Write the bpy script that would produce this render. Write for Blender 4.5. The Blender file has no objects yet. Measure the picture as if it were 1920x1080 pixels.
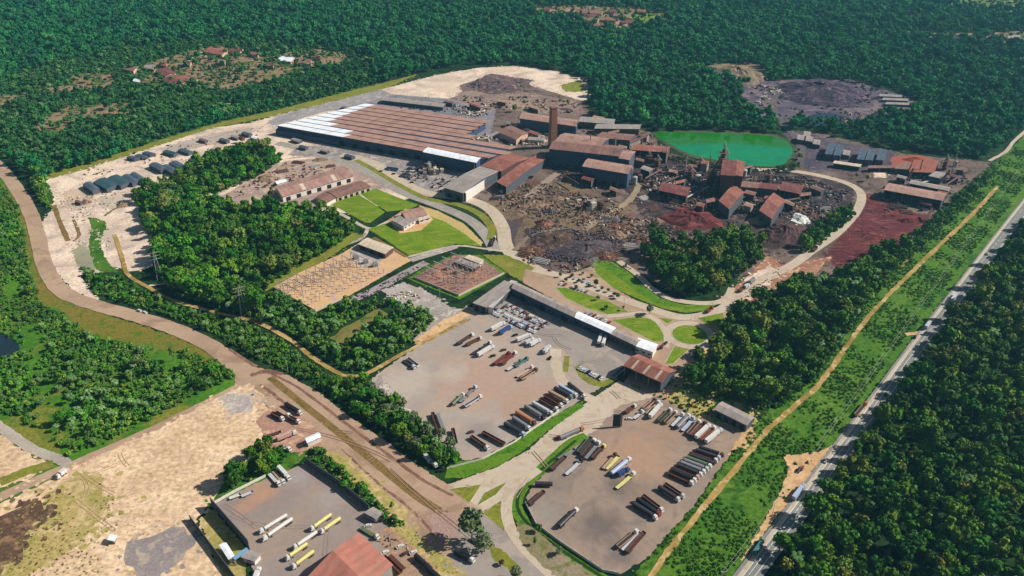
import bpy, math, random
import numpy as np
from math import sin, cos, radians, pi, atan2, hypot, sqrt
scene = bpy.context.scene
COL = scene.collection
# ---------------- camera ----------------
FPX, PITCH, H = 1520.0, radians(30.35), 345.0
cam = bpy.data.cameras.new('camera'); cam.sensor_width = 36; cam.lens = 36*FPX/1920
cam.clip_start = 1; cam.clip_end = 40000
camo = bpy.data.objects.new('camera', cam); COL.objects.link(camo)
camo.location = (0, 0, H); camo.rotation_euler = (pi/2-PITCH, 0, 0)
scene.camera = camo
# ---------------- sky, sun, exposure ----------------
SUN_EL, SUN_AZ = radians(37), radians(82)        # azimuth from +Y towards +X
w = bpy.data.worlds.new("World"); scene.world = w; w.use_nodes = True
nt = w.node_tree; bg = nt.nodes['Background']; sky = nt.nodes.new('ShaderNodeTexSky')
sky.sky_type = 'NISHITA'; sky.sun_disc = False; sky.sun_elevation = SUN_EL; sky.sun_rotation = SUN_AZ
nt.links.new(sky.outputs[0], bg.inputs[0]); bg.inputs[1].default_value = 0.05
sd = bpy.data.lights.new('sun', 'SUN'); sd.energy = 4.8; sd.angle = radians(0.5); sd.color = (1, .95, .87)
so = bpy.data.objects.new('sun', sd); COL.objects.link(so)
so.rotation_euler = (pi/2-SUN_EL, 0, -SUN_AZ+pi)
so.location = (400, 0, 400)
scene.view_settings.view_transform = 'Standard'; scene.view_settings.look = 'None'
scene.view_settings.gamma = 1; scene.view_settings.exposure = 0.5
# ---------------- helpers ----------------
rnd = random.Random(7); rs = np.random.RandomState(11)
def G(p, z=0.0):
    X = (p[0]-960)/FPX; Y = -(p[1]-540)/FPX
    d = (X, Y*sin(PITCH)+cos(PITCH), Y*cos(PITCH)-sin(PITCH))
    t = (z-H)/d[2]
    return (d[0]*t, d[1]*t)
def GA(P):
    P = np.asarray(P, float); X = (P[:, 0]-960)/FPX; Y = -(P[:, 1]-540)/FPX
    t = -H/(Y*cos(PITCH)-sin(PITCH))
    return np.stack([X*t, (Y*sin(PITCH)+cos(PITCH))*t], 1)
def PX(x, y, z=0):
    dz = z-H; zc = y*cos(PITCH)-dz*sin(PITCH); yc = y*sin(PITCH)+dz*cos(PITCH)
    return 960+FPX*x/zc, 540-FPX*yc/zc, zc
def inpoly(x, y, P):
    c = np.zeros(len(x), bool); n = len(P)
    for i in range(n):
        x0, y0 = P[i]; x1, y1 = P[(i+1) % n]
        if y0 == y1: continue
        m = ((y0 > y) != (y1 > y)) & (x < (x1-x0)*(y-y0)/(y1-y0)+x0); c ^= m
    return c
def lin(c):
    return tuple(((v/255)/12.92 if v/255 <= .04045 else ((v/255+.055)/1.055)**2.4) for v in c)
ALB = 0.86
def L(c, k=ALB): return tuple(min(.85, v*k) for v in lin(c))+(1,)
def newmat(name, rough=.9, spec=.2):
    m = bpy.data.materials.new(name); m.use_nodes = True
    b = m.node_tree.nodes['Principled BSDF']; b.inputs['Roughness'].default_value = rough
    b.inputs['Specular IOR Level'].default_value = spec
    return m, m.node_tree, b
def noise(nt, vec, scale, detail=4, dist=0, rough=.6):
    n = nt.nodes.new('ShaderNodeTexNoise'); n.inputs['Scale'].default_value = scale
    n.inputs['Detail'].default_value = detail; n.inputs['Distortion'].default_value = dist
    n.inputs['Roughness'].default_value = rough
    nt.links.new(vec, n.inputs['Vector']); return n.outputs['Fac']
def ramp(nt, fac, lo, hi):
    r = nt.nodes.new('ShaderNodeMapRange'); r.inputs['From Min'].default_value = lo; r.inputs['From Max'].default_value = hi
    nt.links.new(fac, r.inputs['Value']); return r.outputs[0]
def mix(nt, fac, a, b, mode='MIX'):
    m = nt.nodes.new('ShaderNodeMix'); m.data_type = 'RGBA'; m.blend_type = mode
    for s, v in ((m.inputs[0], fac), (m.inputs[6], a), (m.inputs[7], b)):
        if isinstance(v, (tuple, float, int)): s.default_value = v
        else: nt.links.new(v, s)
    return m.outputs[2]
def value_mul(nt, col, fac, lo, hi):
    """multiply a colour by a factor that runs from lo to hi"""
    r = nt.nodes.new('ShaderNodeMapRange'); r.inputs['From Min'].default_value = .3; r.inputs['From Max'].default_value = .7
    r.inputs['To Min'].default_value = lo; r.inputs['To Max'].default_value = hi
    nt.links.new(fac, r.inputs['Value'])
    v = nt.nodes.new('ShaderNodeVectorMath'); v.operation = 'SCALE'
    nt.links.new(col, v.inputs[0]); nt.links.new(r.outputs[0], v.inputs['Scale']); return v.outputs[0]
def gmat(name, c1, c2, c3=None, s1=.025, s2=.12, fine=.9, fa=.18, d=.6, c3t=(.52, .62), stretch=None, k=ALB, rot=0, bump=.3, spots=()):
    m, nt, b = newmat(name, .95, .1)
    g = nt.nodes.new('ShaderNodeNewGeometry'); vec = g.outputs['Position']
    col = mix(nt, ramp(nt, noise(nt, vec, s1, 6, d), .38, .62), L(c1, k), L(c2, k))
    if c3:
        v2 = vec
        if stretch:
            mp = nt.nodes.new('ShaderNodeMapping'); mp.inputs['Rotation'].default_value = (0, 0, rot); mp.inputs['Scale'].default_value = (1, stretch, 1)
            nt.links.new(vec, mp.inputs[0]); v2 = mp.outputs[0]
        col = mix(nt, ramp(nt, noise(nt, v2, s2, 5, d*1.5), *c3t), col, L(c3, k))
    for (p, r_, c) in spots:     # worn or stained areas with a broad torn outline
        q = G(p); ds = nt.nodes.new('ShaderNodeVectorMath'); ds.operation = 'DISTANCE'; ds.inputs[1].default_value = (*q, 0); nt.links.new(vec, ds.inputs[0])
        ma = nt.nodes.new('ShaderNodeMath'); ma.operation = 'MULTIPLY_ADD'; ma.inputs[1].default_value = r_*1.6; nt.links.new(noise(nt, vec, .9/r_, 5, 1.2), ma.inputs[0]); nt.links.new(ds.outputs['Value'], ma.inputs[2])
        mr = nt.nodes.new('ShaderNodeMapRange'); mr.inputs['From Min'].default_value = r_*1.9; mr.inputs['From Max'].default_value = r_*1.1; mr.inputs['To Max'].default_value = .8; nt.links.new(ma.outputs[0], mr.inputs['Value'])
        col = mix(nt, mr.outputs[0], col, L(c, k))
    col = value_mul(nt, col, noise(nt, vec, fine, 2), 1-fa, 1+fa)
    nt.links.new(col, b.inputs['Base Color'])
    bp = nt.nodes.new('ShaderNodeBump'); bp.inputs['Strength'].default_value = bump; bp.inputs['Distance'].default_value = .5
    nt.links.new(noise(nt, vec, .45, 3), bp.inputs['Height']); nt.links.new(bp.outputs[0], b.inputs['Normal'])
    return m
def omat(name, c, rough=.7, var=.15, spec=.3, k=ALB):
    """object material: noise weathered paint, value varied from one copy to the next"""
    m, nt, b = newmat(name, rough, spec)
    tc = nt.nodes.new('ShaderNodeTexCoord')
    col = mix(nt, ramp(nt, noise(nt, tc.outputs['Object'], .7, 4), .35, .65), L(c, k*(1-var)), L(c, k*(1+var*.5)))
    nt.links.new(col, b.inputs['Base Color']); return m
def roofmat(name, c1, c2, k=ALB, rust=None, rough=.7):
    m, nt, b = newmat(name, rough, .25)
    uv = nt.nodes.new('ShaderNodeUVMap'); uv.uv_map = 'UVMap'
    mp = nt.nodes.new('ShaderNodeMapping'); mp.inputs['Scale'].default_value = (1, .12, 1); nt.links.new(uv.outputs[0], mp.inputs[0])
    col = mix(nt, ramp(nt, noise(nt, mp.outputs[0], .35, 4), .35, .65), L(c1, k), L(c2, k))
    if rust: col = mix(nt, ramp(nt, noise(nt, uv.outputs[0], .07, 5), .5, .66), col, L(rust, k))
    sn = nt.nodes.new('ShaderNodeVectorMath'); sn.operation = 'SNAP'; sn.inputs[1].default_value = (2.2, 5.5, 1); nt.links.new(uv.outputs[0], sn.inputs[0])
    wn = nt.nodes.new('ShaderNodeTexWhiteNoise'); nt.links.new(sn.outputs[0], wn.inputs[0])
    col = value_mul(nt, col, wn.outputs['Value'], .92, 1.05)
    col = mix(nt, ramp(nt, noise(nt, mp.outputs[0], .12, 5), .56, .72), col, L(tuple(v*.72 for v in c2), k))
    wv = nt.nodes.new('ShaderNodeTexWave'); wv.inputs['Scale'].default_value = .5; wv.bands_direction = 'X'
    nt.links.new(uv.outputs[0], wv.inputs[0])
    col = value_mul(nt, col, wv.outputs['Fac'], .9, 1.04)
    nt.links.new(col, b.inputs['Base Color']); return m
class MB:
    def __init__(s): s.v = []; s.f = []; s.mi = []; s.uv = []
    def face(s, pts, mi=0, uv=None):
        i = len(s.v); s.v += [tuple(p) for p in pts]; s.f.append(tuple(range(i, i+len(pts)))); s.mi.append(mi)
        s.uv += list(uv) if uv else [(p[0], p[1]) for p in pts]
    def box(s, c, d, rz=0, mi=0, bottom=True, taper=1.0):
        cx, cy, cz = c; hx, hy, hz = d[0]/2, d[1]/2, d[2]/2; P = []
        for z, k in ((-hz, 1), (hz, taper)):
            for x, y in ((-hx, -hy), (hx, -hy), (hx, hy), (-hx, hy)):
                x *= k; y *= k
                P.append((cx+x*cos(rz)-y*sin(rz), cy+x*sin(rz)+y*cos(rz), cz+z))
        F = [(4, 5, 6, 7), (0, 1, 5, 4), (1, 2, 6, 5), (2, 3, 7, 6), (3, 0, 4, 7)]
        if bottom: F.append((3, 2, 1, 0))
        for f in F: s.face([P[i] for i in f], mi)
    def prism(s, poly, z0, z1, mi=0):
        n = len(poly)
        for i in range(n):
            a, b = poly[i], poly[(i+1) % n]
            s.face([(a[0], a[1], z0), (b[0], b[1], z0), (b[0], b[1], z1), (a[0], a[1], z1)], mi)
        s.face([(p[0], p[1], z1) for p in poly], mi)
    def bar(s, a, b, r, n=6, mi=0, r2=None):
        a = np.array(a, float); b = np.array(b, float); d = b-a; l = np.linalg.norm(d)
        if l < 1e-6: return
        d /= l; u = np.cross(d, (0, 0, 1) if abs(d[2]) < .9 else (1, 0, 0)); u /= np.linalg.norm(u); w_ = np.cross(d, u)
        r2 = r if r2 is None else r2; R = []
        for k in range(n):
            t = 2*pi*k/n; o = u*cos(t)+w_*sin(t); R.append((a+o*r, b+o*r2))
        for k in range(n):
            p, q = R[k], R[(k+1) % n]; s.face([p[0], q[0], q[1], p[1]][::-1], mi)
        s.face([x[1] for x in R], mi); s.face([x[0] for x in R][::-1], mi)
    def build(s, name, mats, parent=None, loc=None):
        me = bpy.data.meshes.new(name); me.from_pydata(s.v, [], s.f)
        if not isinstance(mats, (list, tuple)): mats = [mats]
        for m in mats: me.materials.append(m)
        if len(mats) > 1: me.polygons.foreach_set('material_index', s.mi)
        u = me.uv_layers.new(name='UVMap'); u.data.foreach_set('uv', np.array(s.uv, 'f').ravel())
        me.update()
        o = bpy.data.objects.new(name, me); COL.objects.link(o)
        if parent is not None: o.parent = parent
        if loc: o.location = loc
        return o
def thing(name, label, cat, loc, rz=0, group=None, scale=None):
    o = bpy.data.objects.new(name, None); COL.objects.link(o); o.empty_display_size = 1
    o.location = (loc[0], loc[1], loc[2] if len(loc) > 2 else gz(loc[0], loc[1])); o.rotation_euler = (0, 0, rz)
    if scale: o.scale = scale
    o['label'] = label; o['category'] = cat
    if group: o['group'] = group
    return o
def tag(o, label, cat, group=None, kind=None):
    o['label'] = label
    if cat: o['category'] = cat
    if group: o['group'] = group
    if kind: o['kind'] = kind
    return o
KIDS = {}
def dup(root, kids, loc, rz, label, group=None, scale=None):
    r = root.copy(); COL.objects.link(r); r.location = (loc[0], loc[1], loc[2] if len(loc) > 2 else gz(loc[0], loc[1])); r.rotation_euler = (0, 0, rz)
    if scale: r.scale = scale
    r['label'] = label
    if group: r['group'] = group
    for c in kids:
        k = c.copy(); COL.objects.link(k); k.parent = r
        for g in KIDS.get(c.name, []):
            q = g.copy(); COL.objects.link(q); q.parent = k
    return r
# ---- smooth + ragged polylines on the ground ----
def catmull(P, n=6, closed=False):
    P = [np.array(p, float) for p in P]; out = []; m = len(P)
    for i in range(m if closed else m-1):
        if closed: p0, p1, p2, p3 = P[i-1], P[i], P[(i+1) % m], P[(i+2) % m]
        else: p0, p1, p2, p3 = P[max(i-1, 0)], P[i], P[i+1], P[min(i+2, m-1)]
        for k in range(n):
            t = k/n; out.append(.5*((2*p1)+(p2-p0)*t+(2*p0-5*p1+4*p2-p3)*t*t+(3*p1-p0-3*p2+p3)*t**3))
    if not closed: out.append(P[-1])
    return out
def ragged(P, amp, step=6):
    out = []; m = len(P)
    for i in range(m):
        a, b = np.array(P[i]), np.array(P[(i+1) % m]); l = np.linalg.norm(b-a); n = max(1, int(l/step))
        for k in range(n): out.append(a+(b-a)*k/n+rs.uniform(-amp, amp, 2))
    return out
from mathutils.geometry import tessellate_polygon
from mathutils import Vector
LZ = [0]; PATCHES = []
def gz(x, y):
    b = 0.0
    for P, z in PATCHES:
        if z > b and P[:, 0].min() <= x <= P[:, 0].max() and P[:, 1].min() <= y <= P[:, 1].max() and inpoly(np.array([x]), np.array([y]), P)[0]: b = z
    return b
def patch(name, P, mat, rag=0, smooth=False, z=None, world=False, isl=None):
    pts = [np.array(p, float) if world else np.array(G(p)) for p in P]
    if smooth: pts = catmull(pts, 5, True)
    if rag: pts = ragged(pts, rag, rag*2.2)
    LZ[0] += 1; z = z if z is not None else .012+LZ[0]*.003
    T = tessellate_polygon([[Vector((p[0], p[1], 0)) for p in pts]])
    me = bpy.data.meshes.new(name); V = [(p[0], p[1], z) for p in pts]; F = []
    for t in T:
        a, b, c = (V[i] for i in t); cr = (b[0]-a[0])*(c[1]-a[1])-(b[1]-a[1])*(c[0]-a[0])
        F.append(t if cr > 0 else (t[0], t[2], t[1]))
    nV = len(V)
    if isl is None: isl = rag >= 1
    if isl:     # torn edge: small outlying spots of the same ground along the outline
        arr = np.array(pts); nxt = np.roll(arr, -1, 0); seg = np.linalg.norm(nxt-arr, axis=1); tot = seg.sum(); wd = 1.2+rag*1.1
        for q in range(min(900, int(tot/2.2))):
            i = rs.choice(len(arr), p=seg/tot); c = arr[i]+(nxt[i]-arr[i])*rs.rand()+rs.normal(size=2)*wd; r_ = rs.uniform(.35, 1.5)*(1+rag*.3); el = rs.uniform(.5, 1); a0 = rs.uniform(0, 6.28); b0 = len(V); zz = z+rs.uniform(.0004, .0026)
            for k in range(6):
                a = 2*pi*k/6; rr = r_*rs.uniform(.6, 1.2); x_, y_ = rr*cos(a), rr*el*sin(a); V.append((c[0]+x_*cos(a0)-y_*sin(a0), c[1]+x_*sin(a0)+y_*cos(a0), zz))
            F.append(tuple(range(b0, b0+6)))
    me.from_pydata(V, [], F); me.materials.append(mat); me.update(); V = V[:nV]
    PATCHES.append((np.array([p[:2] for p in V]), z))
    o = bpy.data.objects.new(name, me); COL.objects.link(o); o['kind'] = 'structure'; return o
def strip(name, P, width, mat, z=None, rag=0, w2=None):
    pts = catmull([G(p) for p in P], 8); LZ[0] += 1; z = z if z is not None else .012+LZ[0]*.003
    Lf, R = [], []
    for i, p in enumerate(pts):
        d = pts[min(i+1, len(pts)-1)]-pts[max(i-1, 0)]; d /= (np.linalg.norm(d)+1e-9); n = np.array((-d[1], d[0]))
        ww = width if w2 is None else width+(w2-width)*i/(len(pts)-1)
        Lf.append(p+n*(ww/2+(rnd.uniform(-rag, rag)))); R.append(p-n*(ww/2+(rnd.uniform(-rag, rag))))
    mb = MB()
    for i in range(len(pts)-1):
        mb.face([(*R[i], z), (*R[i+1], z), (*Lf[i+1], z), (*Lf[i], z)])
    PATCHES.append((np.array(Lf+R[::-1]), z))
    o = mb.build(name, mat); o['kind'] = 'structure'; return o
def line_between(a, b, n): return [(a[0]+(b[0]-a[0])*i/max(1, n-1), a[1]+(b[1]-a[1])*i/max(1, n-1)) for i in range(n)]
ORD = ['first', 'second', 'third', 'fourth', 'fifth', 'sixth', 'seventh', 'eighth', 'ninth', 'tenth', 'eleventh', 'twelfth', 'thirteenth', 'fourteenth', 'fifteenth', 'sixteenth', 'seventeenth', 'eighteenth', 'nineteenth', 'twentieth']
def ordn(i): return ORD[i] if i < 20 else ('twenty-'+ORD[i-20] if i < 29 else ('thirtieth' if i == 29 else 'thirty-'+ORD[(i-30) % 9]))
# ---------------- ground materials ----------------
m_forest = gmat('forest_floor', (22, 48, 22), (40, 66, 26), (14, 30, 20), fine=.5, fa=.35)
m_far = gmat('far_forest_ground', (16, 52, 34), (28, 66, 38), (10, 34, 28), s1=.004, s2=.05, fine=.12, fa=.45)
m_sand = gmat('pale_sand', (236, 212, 188), (214, 190, 168), (184, 164, 148), fine=.4, fa=.22, s2=.035, k=.85, c3t=(.46, .66))
m_yard = gmat('works_yard_soil', (128, 110, 100), (104, 86, 78), (80, 66, 60), fine=.5, fa=.3, s2=.08)
m_soot = gmat('sooty_soil', (74, 60, 60), (54, 46, 50), (112, 90, 80), fine=.5, fa=.35, s2=.1)
m_red = gmat('iron_red_soil', (108, 50, 50), (82, 40, 44), (124, 72, 66), fine=.4, fa=.25, s2=.05, stretch=4, rot=.8)
m_lot = gmat('gravel_lot', (172, 158, 146), (158, 146, 136), (176, 154, 136), bump=.05, spots=[((900, 715), 40, (178, 146, 126)), ((985, 735), 24, (174, 144, 124)), ((965, 770), 14, (170, 142, 122)), ((760, 720), 26, (186, 172, 158)), ((905, 815), 16, (146, 134, 126)), ((850, 700), 14, (186, 170, 154))], fine=.25, fa=.05, s1=.012, s2=.022, c3t=(.45, .65), d=1.4)
m_lot2 = gmat('dirt_lot', (160, 138, 120), (146, 128, 114), (132, 118, 108), bump=.05, spots=[((1190, 850), 32, (172, 138, 114)), ((1250, 800), 20, (158, 130, 110)), ((1125, 985), 16, (104, 94, 90)), ((1160, 915), 12, (108, 98, 92)), ((1020, 960), 14, (150, 140, 130)), ((1165, 1040), 10, (112, 102, 98)), ((1220, 930), 18, (140, 120, 106))], fine=.25, fa=.06, s1=.014, s2=.03, c3t=(.5, .68), d=1.8)
m_asph = gmat('old_asphalt', (158, 146, 136), (146, 136, 128), (170, 154, 142), fine=.3, fa=.04, s1=.03, s2=.05, bump=.04)
m_asphp = gmat('purple_asphalt', (144, 130, 124), (154, 138, 128), (160, 138, 118), spots=[((490, 925), 12, (184, 142, 112)), ((460, 950), 8, (176, 138, 112)), ((560, 900), 10, (160, 150, 146)), ((620, 935), 12, (162, 150, 142))], fine=.3, fa=.05, s1=.02, s2=.02, c3t=(.54, .66), bump=.04)
m_pink = gmat('pink_dirt_road', (182, 154, 128), (168, 140, 116), (156, 128, 104), fine=.3, fa=.06, s2=.03, bump=.08)
m_conc = gmat('concrete_road', (196, 180, 158), (190, 173, 151), (182, 162, 140), fine=.3, fa=.04, bump=.05)
m_track = gmat('brown_track', (134, 98, 80), (120, 86, 72), (150, 114, 92), fine=.4, fa=.2)
m_median = gmat('dry_median_grass', (122, 98, 56), (136, 108, 62), (104, 92, 48), fine=.7, fa=.22)
m_dirtp = gmat('yellow_dirt_path', (182, 150, 92), (140, 116, 56), (196, 168, 116), fine=.4, fa=.15)
m_ochre = gmat('ochre_dirt', (196, 156, 108), (214, 176, 130), (180, 136, 100), fine=.4, fa=.16)
m_field = gmat('bare_field', (220, 190, 156), (198, 166, 134), (164, 140, 100), fine=.35, fa=.28, s1=.04, s2=.12, c3t=(.54, .74), stretch=3, rot=-.6, k=.92)
m_fieldg = gmat('field_weeds', (150, 144, 74), (178, 158, 98), (200, 172, 126), fine=.35, fa=.25, s2=.08)
m_scar = gmat('burnt_scar', (104, 78, 62), (86, 66, 56), (140, 110, 80), fine=.4, fa=.25)
m_lawn = gmat('mown_lawn', (112, 138, 24), (94, 122, 22), (132, 140, 50), fine=.6, fa=.16, s1=.04, s2=.07, stretch=3, rot=.6)
m_verge = gmat('green_verge', (76, 120, 20), (96, 128, 30), (58, 100, 22), fine=.6, fa=.2, s1=.06)
m_olive = gmat('olive_grass', (128, 132, 44), (112, 116, 40), (140, 130, 64), fine=.5, fa=.2, s1=.06)
m_row = gmat('corridor_grass', (66, 108, 24), (88, 122, 36), (50, 92, 20), fine=.4, fa=.35, s1=.03, s2=.06)
m_scrubg = gmat('scrub_ground', (78, 124, 28), (56, 104, 26), (122, 122, 46), fine=.4, fa=.3, s1=.02, s2=.02)
m_clear = gmat('clearing_soil', (150, 122, 96), (122, 110, 74), (74, 96, 44), fine=.3, fa=.3, s1=.03, s2=.03)
m_substn = gmat('substation_orange_gravel', (214, 174, 126), (202, 164, 124), (196, 160, 146), fine=.6, fa=.15)
m_subst2 = gmat('substation_red_gravel', (158, 120, 106), (142, 106, 96), (190, 132, 100), fine=.6, fa=.25, s2=.04)
m_gravel = gmat('grey_gravel', (176, 164, 156), (152, 140, 134), (196, 186, 172), fine=.5, fa=.2)
m_hw = gmat('highway_asphalt', (138, 136, 130), (126, 126, 122), (150, 146, 138), fine=.5, fa=.08)
m_white = gmat('road_paint', (226, 226, 216), (206, 206, 196), fine=.8, fa=.1)
m_mine = gmat('slag_heap_ground', (104, 92, 104), (78, 70, 84), (130, 106, 108), fine=.25, fa=.4, s1=.03, s2=.06)
m_mound = gmat('mound_top_soil', (128, 112, 96), (146, 124, 92), (100, 88, 84), fine=.3, fa=.25)
# ---------------- the ground sheet ----------------
gm = MB(); gm.face([(-9000, -300, 0), (9000, -300, 0), (9000, 14000, 0), (-9000, 14000, 0)])
g0 = gm.build('ground', m_far); g0['kind'] = 'structure'
patch('forest_floor', [(-700, 1500), (-500, 20), (2450, 20), (2600, 1500)], m_forest)
# base vegetation grounds
patch('scrub_ground', [(-250, 300), (-20, 305), (30, 360), (50, 430), (75, 510), (130, 565), (260, 610), (360, 650), (482, 702), (475, 716), (330, 800), (170, 872), (0, 948), (-300, 1020)], m_scrubg, rag=2)
patch('yellow_grass', [(0, 345), (30, 375), (52, 430), (68, 500), (115, 560), (200, 592), (330, 632), (440, 680), (380, 668), (240, 640), (150, 622), (130, 590), (70, 560), (48, 520), (40, 440)], gmat('tawny_grass', (132, 110, 48), (110, 112, 40), (84, 108, 34), fine=.5, fa=.25), rag=2)
patch('valley_scrub_ground', [(-100, 250), (0, 150), (250, 90), (420, 70), (640, 90), (700, 120), (690, 165), (500, 215), (300, 262), (90, 330), (0, 285)], gmat('valley_scrub', (52, 96, 40), (38, 80, 38), (84, 108, 50), fine=.25, fa=.35), rag=5)
patch('grass_strip', [(88, 338), (70, 325), (180, 300), (300, 262), (420, 228), (520, 206), (620, 180), (700, 160), (780, 140), (720, 168), (620, 192), (520, 216), (400, 240), (300, 272), (160, 318)], m_olive, rag=2)
patch('grass_corridor', [(2100, 110), (1960, 215), (1900, 275), (1860, 310), (1800, 365), (1760, 400), (1700, 470), (1640, 540), (1590, 620), (1530, 710), (1440, 770), (1390, 830), (1300, 950), (1195, 1070), (1120, 1200), (1290, 1200), (1370, 1082), (1540, 862), (1715, 627), (1905, 390), (2100, 170)], m_row, rag=1)
# sand and works
patch('sand_ground', [(85, 338), (160, 318), (240, 292), (300, 272), (400, 240), (470, 230), (520, 216), (620, 192), (700, 172), (820, 140), (900, 127), (965, 124), (1045, 134), (1085, 146), (1104, 160), (1098, 190), (1060, 225), (1000, 300), (900, 360), (780, 370), (650, 400), (540, 385), (420, 375), (320, 360), (280, 372), (262, 400), (285, 440), (295, 480), (285, 500), (245, 510), (215, 500), (185, 512), (150, 515), (170, 545), (190, 565), (140, 548), (100, 505), (80, 455), (75, 420), (97, 395), (100, 365)], m_sand, rag=1.2)
patch('works_yard', [(560, 290), (640, 270), (720, 250), (700, 188), (730, 178), (830, 190), (870, 175), (860, 160), (900, 148), (960, 150), (1010, 165), (1095, 190), (1110, 225), (1230, 250), (1235, 285), (1300, 305), (1480, 318), (1500, 290), (1475, 250), (1520, 245), (1700, 290), (1860, 305), (1790, 365), (1745, 410), (1640, 510), (1560, 540), (1480, 500), (1380, 520), (1260, 540), (1200, 520), (1150, 485), (1110, 490), (1060, 520), (960, 490), (950, 430), (900, 385), (820, 370), (700, 300)], m_yard, rag=1.5)
patch('grey_yard', [(560, 275), (640, 270), (800, 300), (890, 320), (880, 350), (830, 365), (760, 352), (700, 318), (620, 300), (540, 290)], gmat('grey_yard', (156, 144, 138), (136, 126, 124), (180, 168, 156), fine=.4, fa=.2), rag=1)
patch('grey_yard', [(600, 205), (720, 176), (850, 186), (930, 205), (920, 250), (960, 240), (960, 262), (880, 250), (700, 210)], gmat('blue_grey_yard', (146, 142, 144), (126, 122, 128), (110, 104, 112), fine=.4, fa=.2), rag=1)
patch('scrap_ground', [(868, 162), (900, 147), (945, 142), (1000, 150), (985, 165), (930, 172), (880, 170)], gmat('scrap_purple', (112, 92, 92), (88, 74, 76), (136, 114, 108), fine=.3, fa=.35), rag=1.5)
patch('scrap_ground', [(855, 185), (862, 172), (930, 168), (1000, 175), (1080, 190), (1100, 215), (1010, 212), (940, 205), (870, 195)], gmat('scrap_tan', (160, 138, 120), (136, 114, 104), (118, 96, 92), fine=.3, fa=.3), rag=1.5)
patch('grass_patch', [(1050, 160), (1085, 150), (1100, 165), (1092, 172), (1060, 172)], m_olive, rag=1.5)
patch('sooty_ground', [(1020, 292), (1120, 300), (1240, 282), (1310, 300), (1480, 320), (1600, 345), (1600, 390), (1560, 430), (1480, 470), (1440, 475), (1400, 440), (1240, 440), (1200, 400), (1170, 350), (1050, 345)], m_soot, rag=2)
patch('charcoal_ground', [(1470, 250), (1500, 246), (1580, 268), (1680, 285), (1680, 320), (1580, 322), (1510, 318), (1500, 290)], gmat('charcoal_ground', (92, 82, 92), (72, 64, 76), (112, 98, 100), fine=.3, fa=.3), rag=1.5)
patch('brown_heap_ground', [(985, 430), (1010, 420), (1120, 438), (1170, 450), (1160, 480), (1110, 490), (1080, 498), (1030, 490), (985, 460)], gmat('scrap_brown', (96, 78, 68), (74, 60, 56), (120, 98, 86), fine=.5, fa=.5), rag=2)
patch('grey_brown_ground', [(900, 390), (985, 340), (1060, 340), (1190, 390), (1120, 440), (1000, 425), (975, 440), (960, 470), (948, 430)], gmat('olive_brown_soil', (128, 108, 84), (108, 90, 74), (86, 70, 60), fine=.4, fa=.35, s2=.06), rag=1.5)
patch('dark_ground', [(945, 408), (975, 420), (965, 450), (968, 478), (950, 460)], gmat('dark_verge_soil', (92, 80, 80), (80, 70, 72)), rag=.6)
patch('red_ground', [(1626, 362), (1660, 372), (1700, 395), (1745, 405), (1740, 425), (1700, 470), (1640, 525), (1590, 520), (1545, 480), (1590, 430), (1620, 395)], m_red, rag=1.5)
patch('red_ground', [(1258, 402), (1275, 387), (1320, 392), (1352, 405), (1335, 425), (1280, 430), (1256, 418)], m_red, rag=1.2)
patch('red_ground', [(1670, 295), (1720, 290), (1750, 300), (1752, 320), (1710, 328), (1675, 318)], gmat('rust_soil', (170, 96, 74), (150, 84, 68)), rag=1.2)
patch('red_ground', [(1470, 500), (1560, 480), (1500, 545), (1440, 560), (1380, 575), (1350, 560), (1400, 520), (1440, 480)], gmat('rust_soil', (170, 126, 100), (150, 104, 84), (206, 170, 136), fine=.4, fa=.25), rag=1.2)
patch('pale_spill', [(1490, 400), (1510, 402), (1518, 415), (1500, 420), (1482, 414)], m_white, rag=1.2)
patch('pale_spill', [(1636, 322), (1660, 324), (1662, 334), (1640, 332)], m_sand, rag=1)
patch('pale_spill', [(1400, 520), (1445, 500), (1465, 508), (1440, 535), (1400, 562), (1388, 555)], m_sand, rag=1.6)
patch('warehouse_yard', [(370, 378), (440, 350), (480, 322), (540, 296), (600, 292), (700, 318), (740, 352), (700, 355), (600, 395), (560, 392), (520, 388), (470, 382), (420, 386)], gmat('warehouse_yard', (172, 148, 132), (158, 134, 124), (190, 168, 144), fine=.4, fa=.25, s2=.08), rag=1)
strip('path', [(372, 382), (430, 357), (475, 325), (530, 302), (590, 296)], 6, m_sand, rag=.6)
patch('grey_yard', [(520, 217), (620, 192), (715, 168), (735, 178), (690, 192), (600, 212), (520, 235), (500, 232)], gmat('grey_paving', (158, 152, 150), (140, 134, 134), (176, 166, 158), fine=.4, fa=.2), rag=1)
patch('sand_tracks', [(300, 278), (400, 250), (470, 240), (470, 250), (400, 268), (310, 292)], gmat('grey_sand_road', (186, 172, 158), (170, 156, 144), fine=.4, fa=.2), rag=2)
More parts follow.
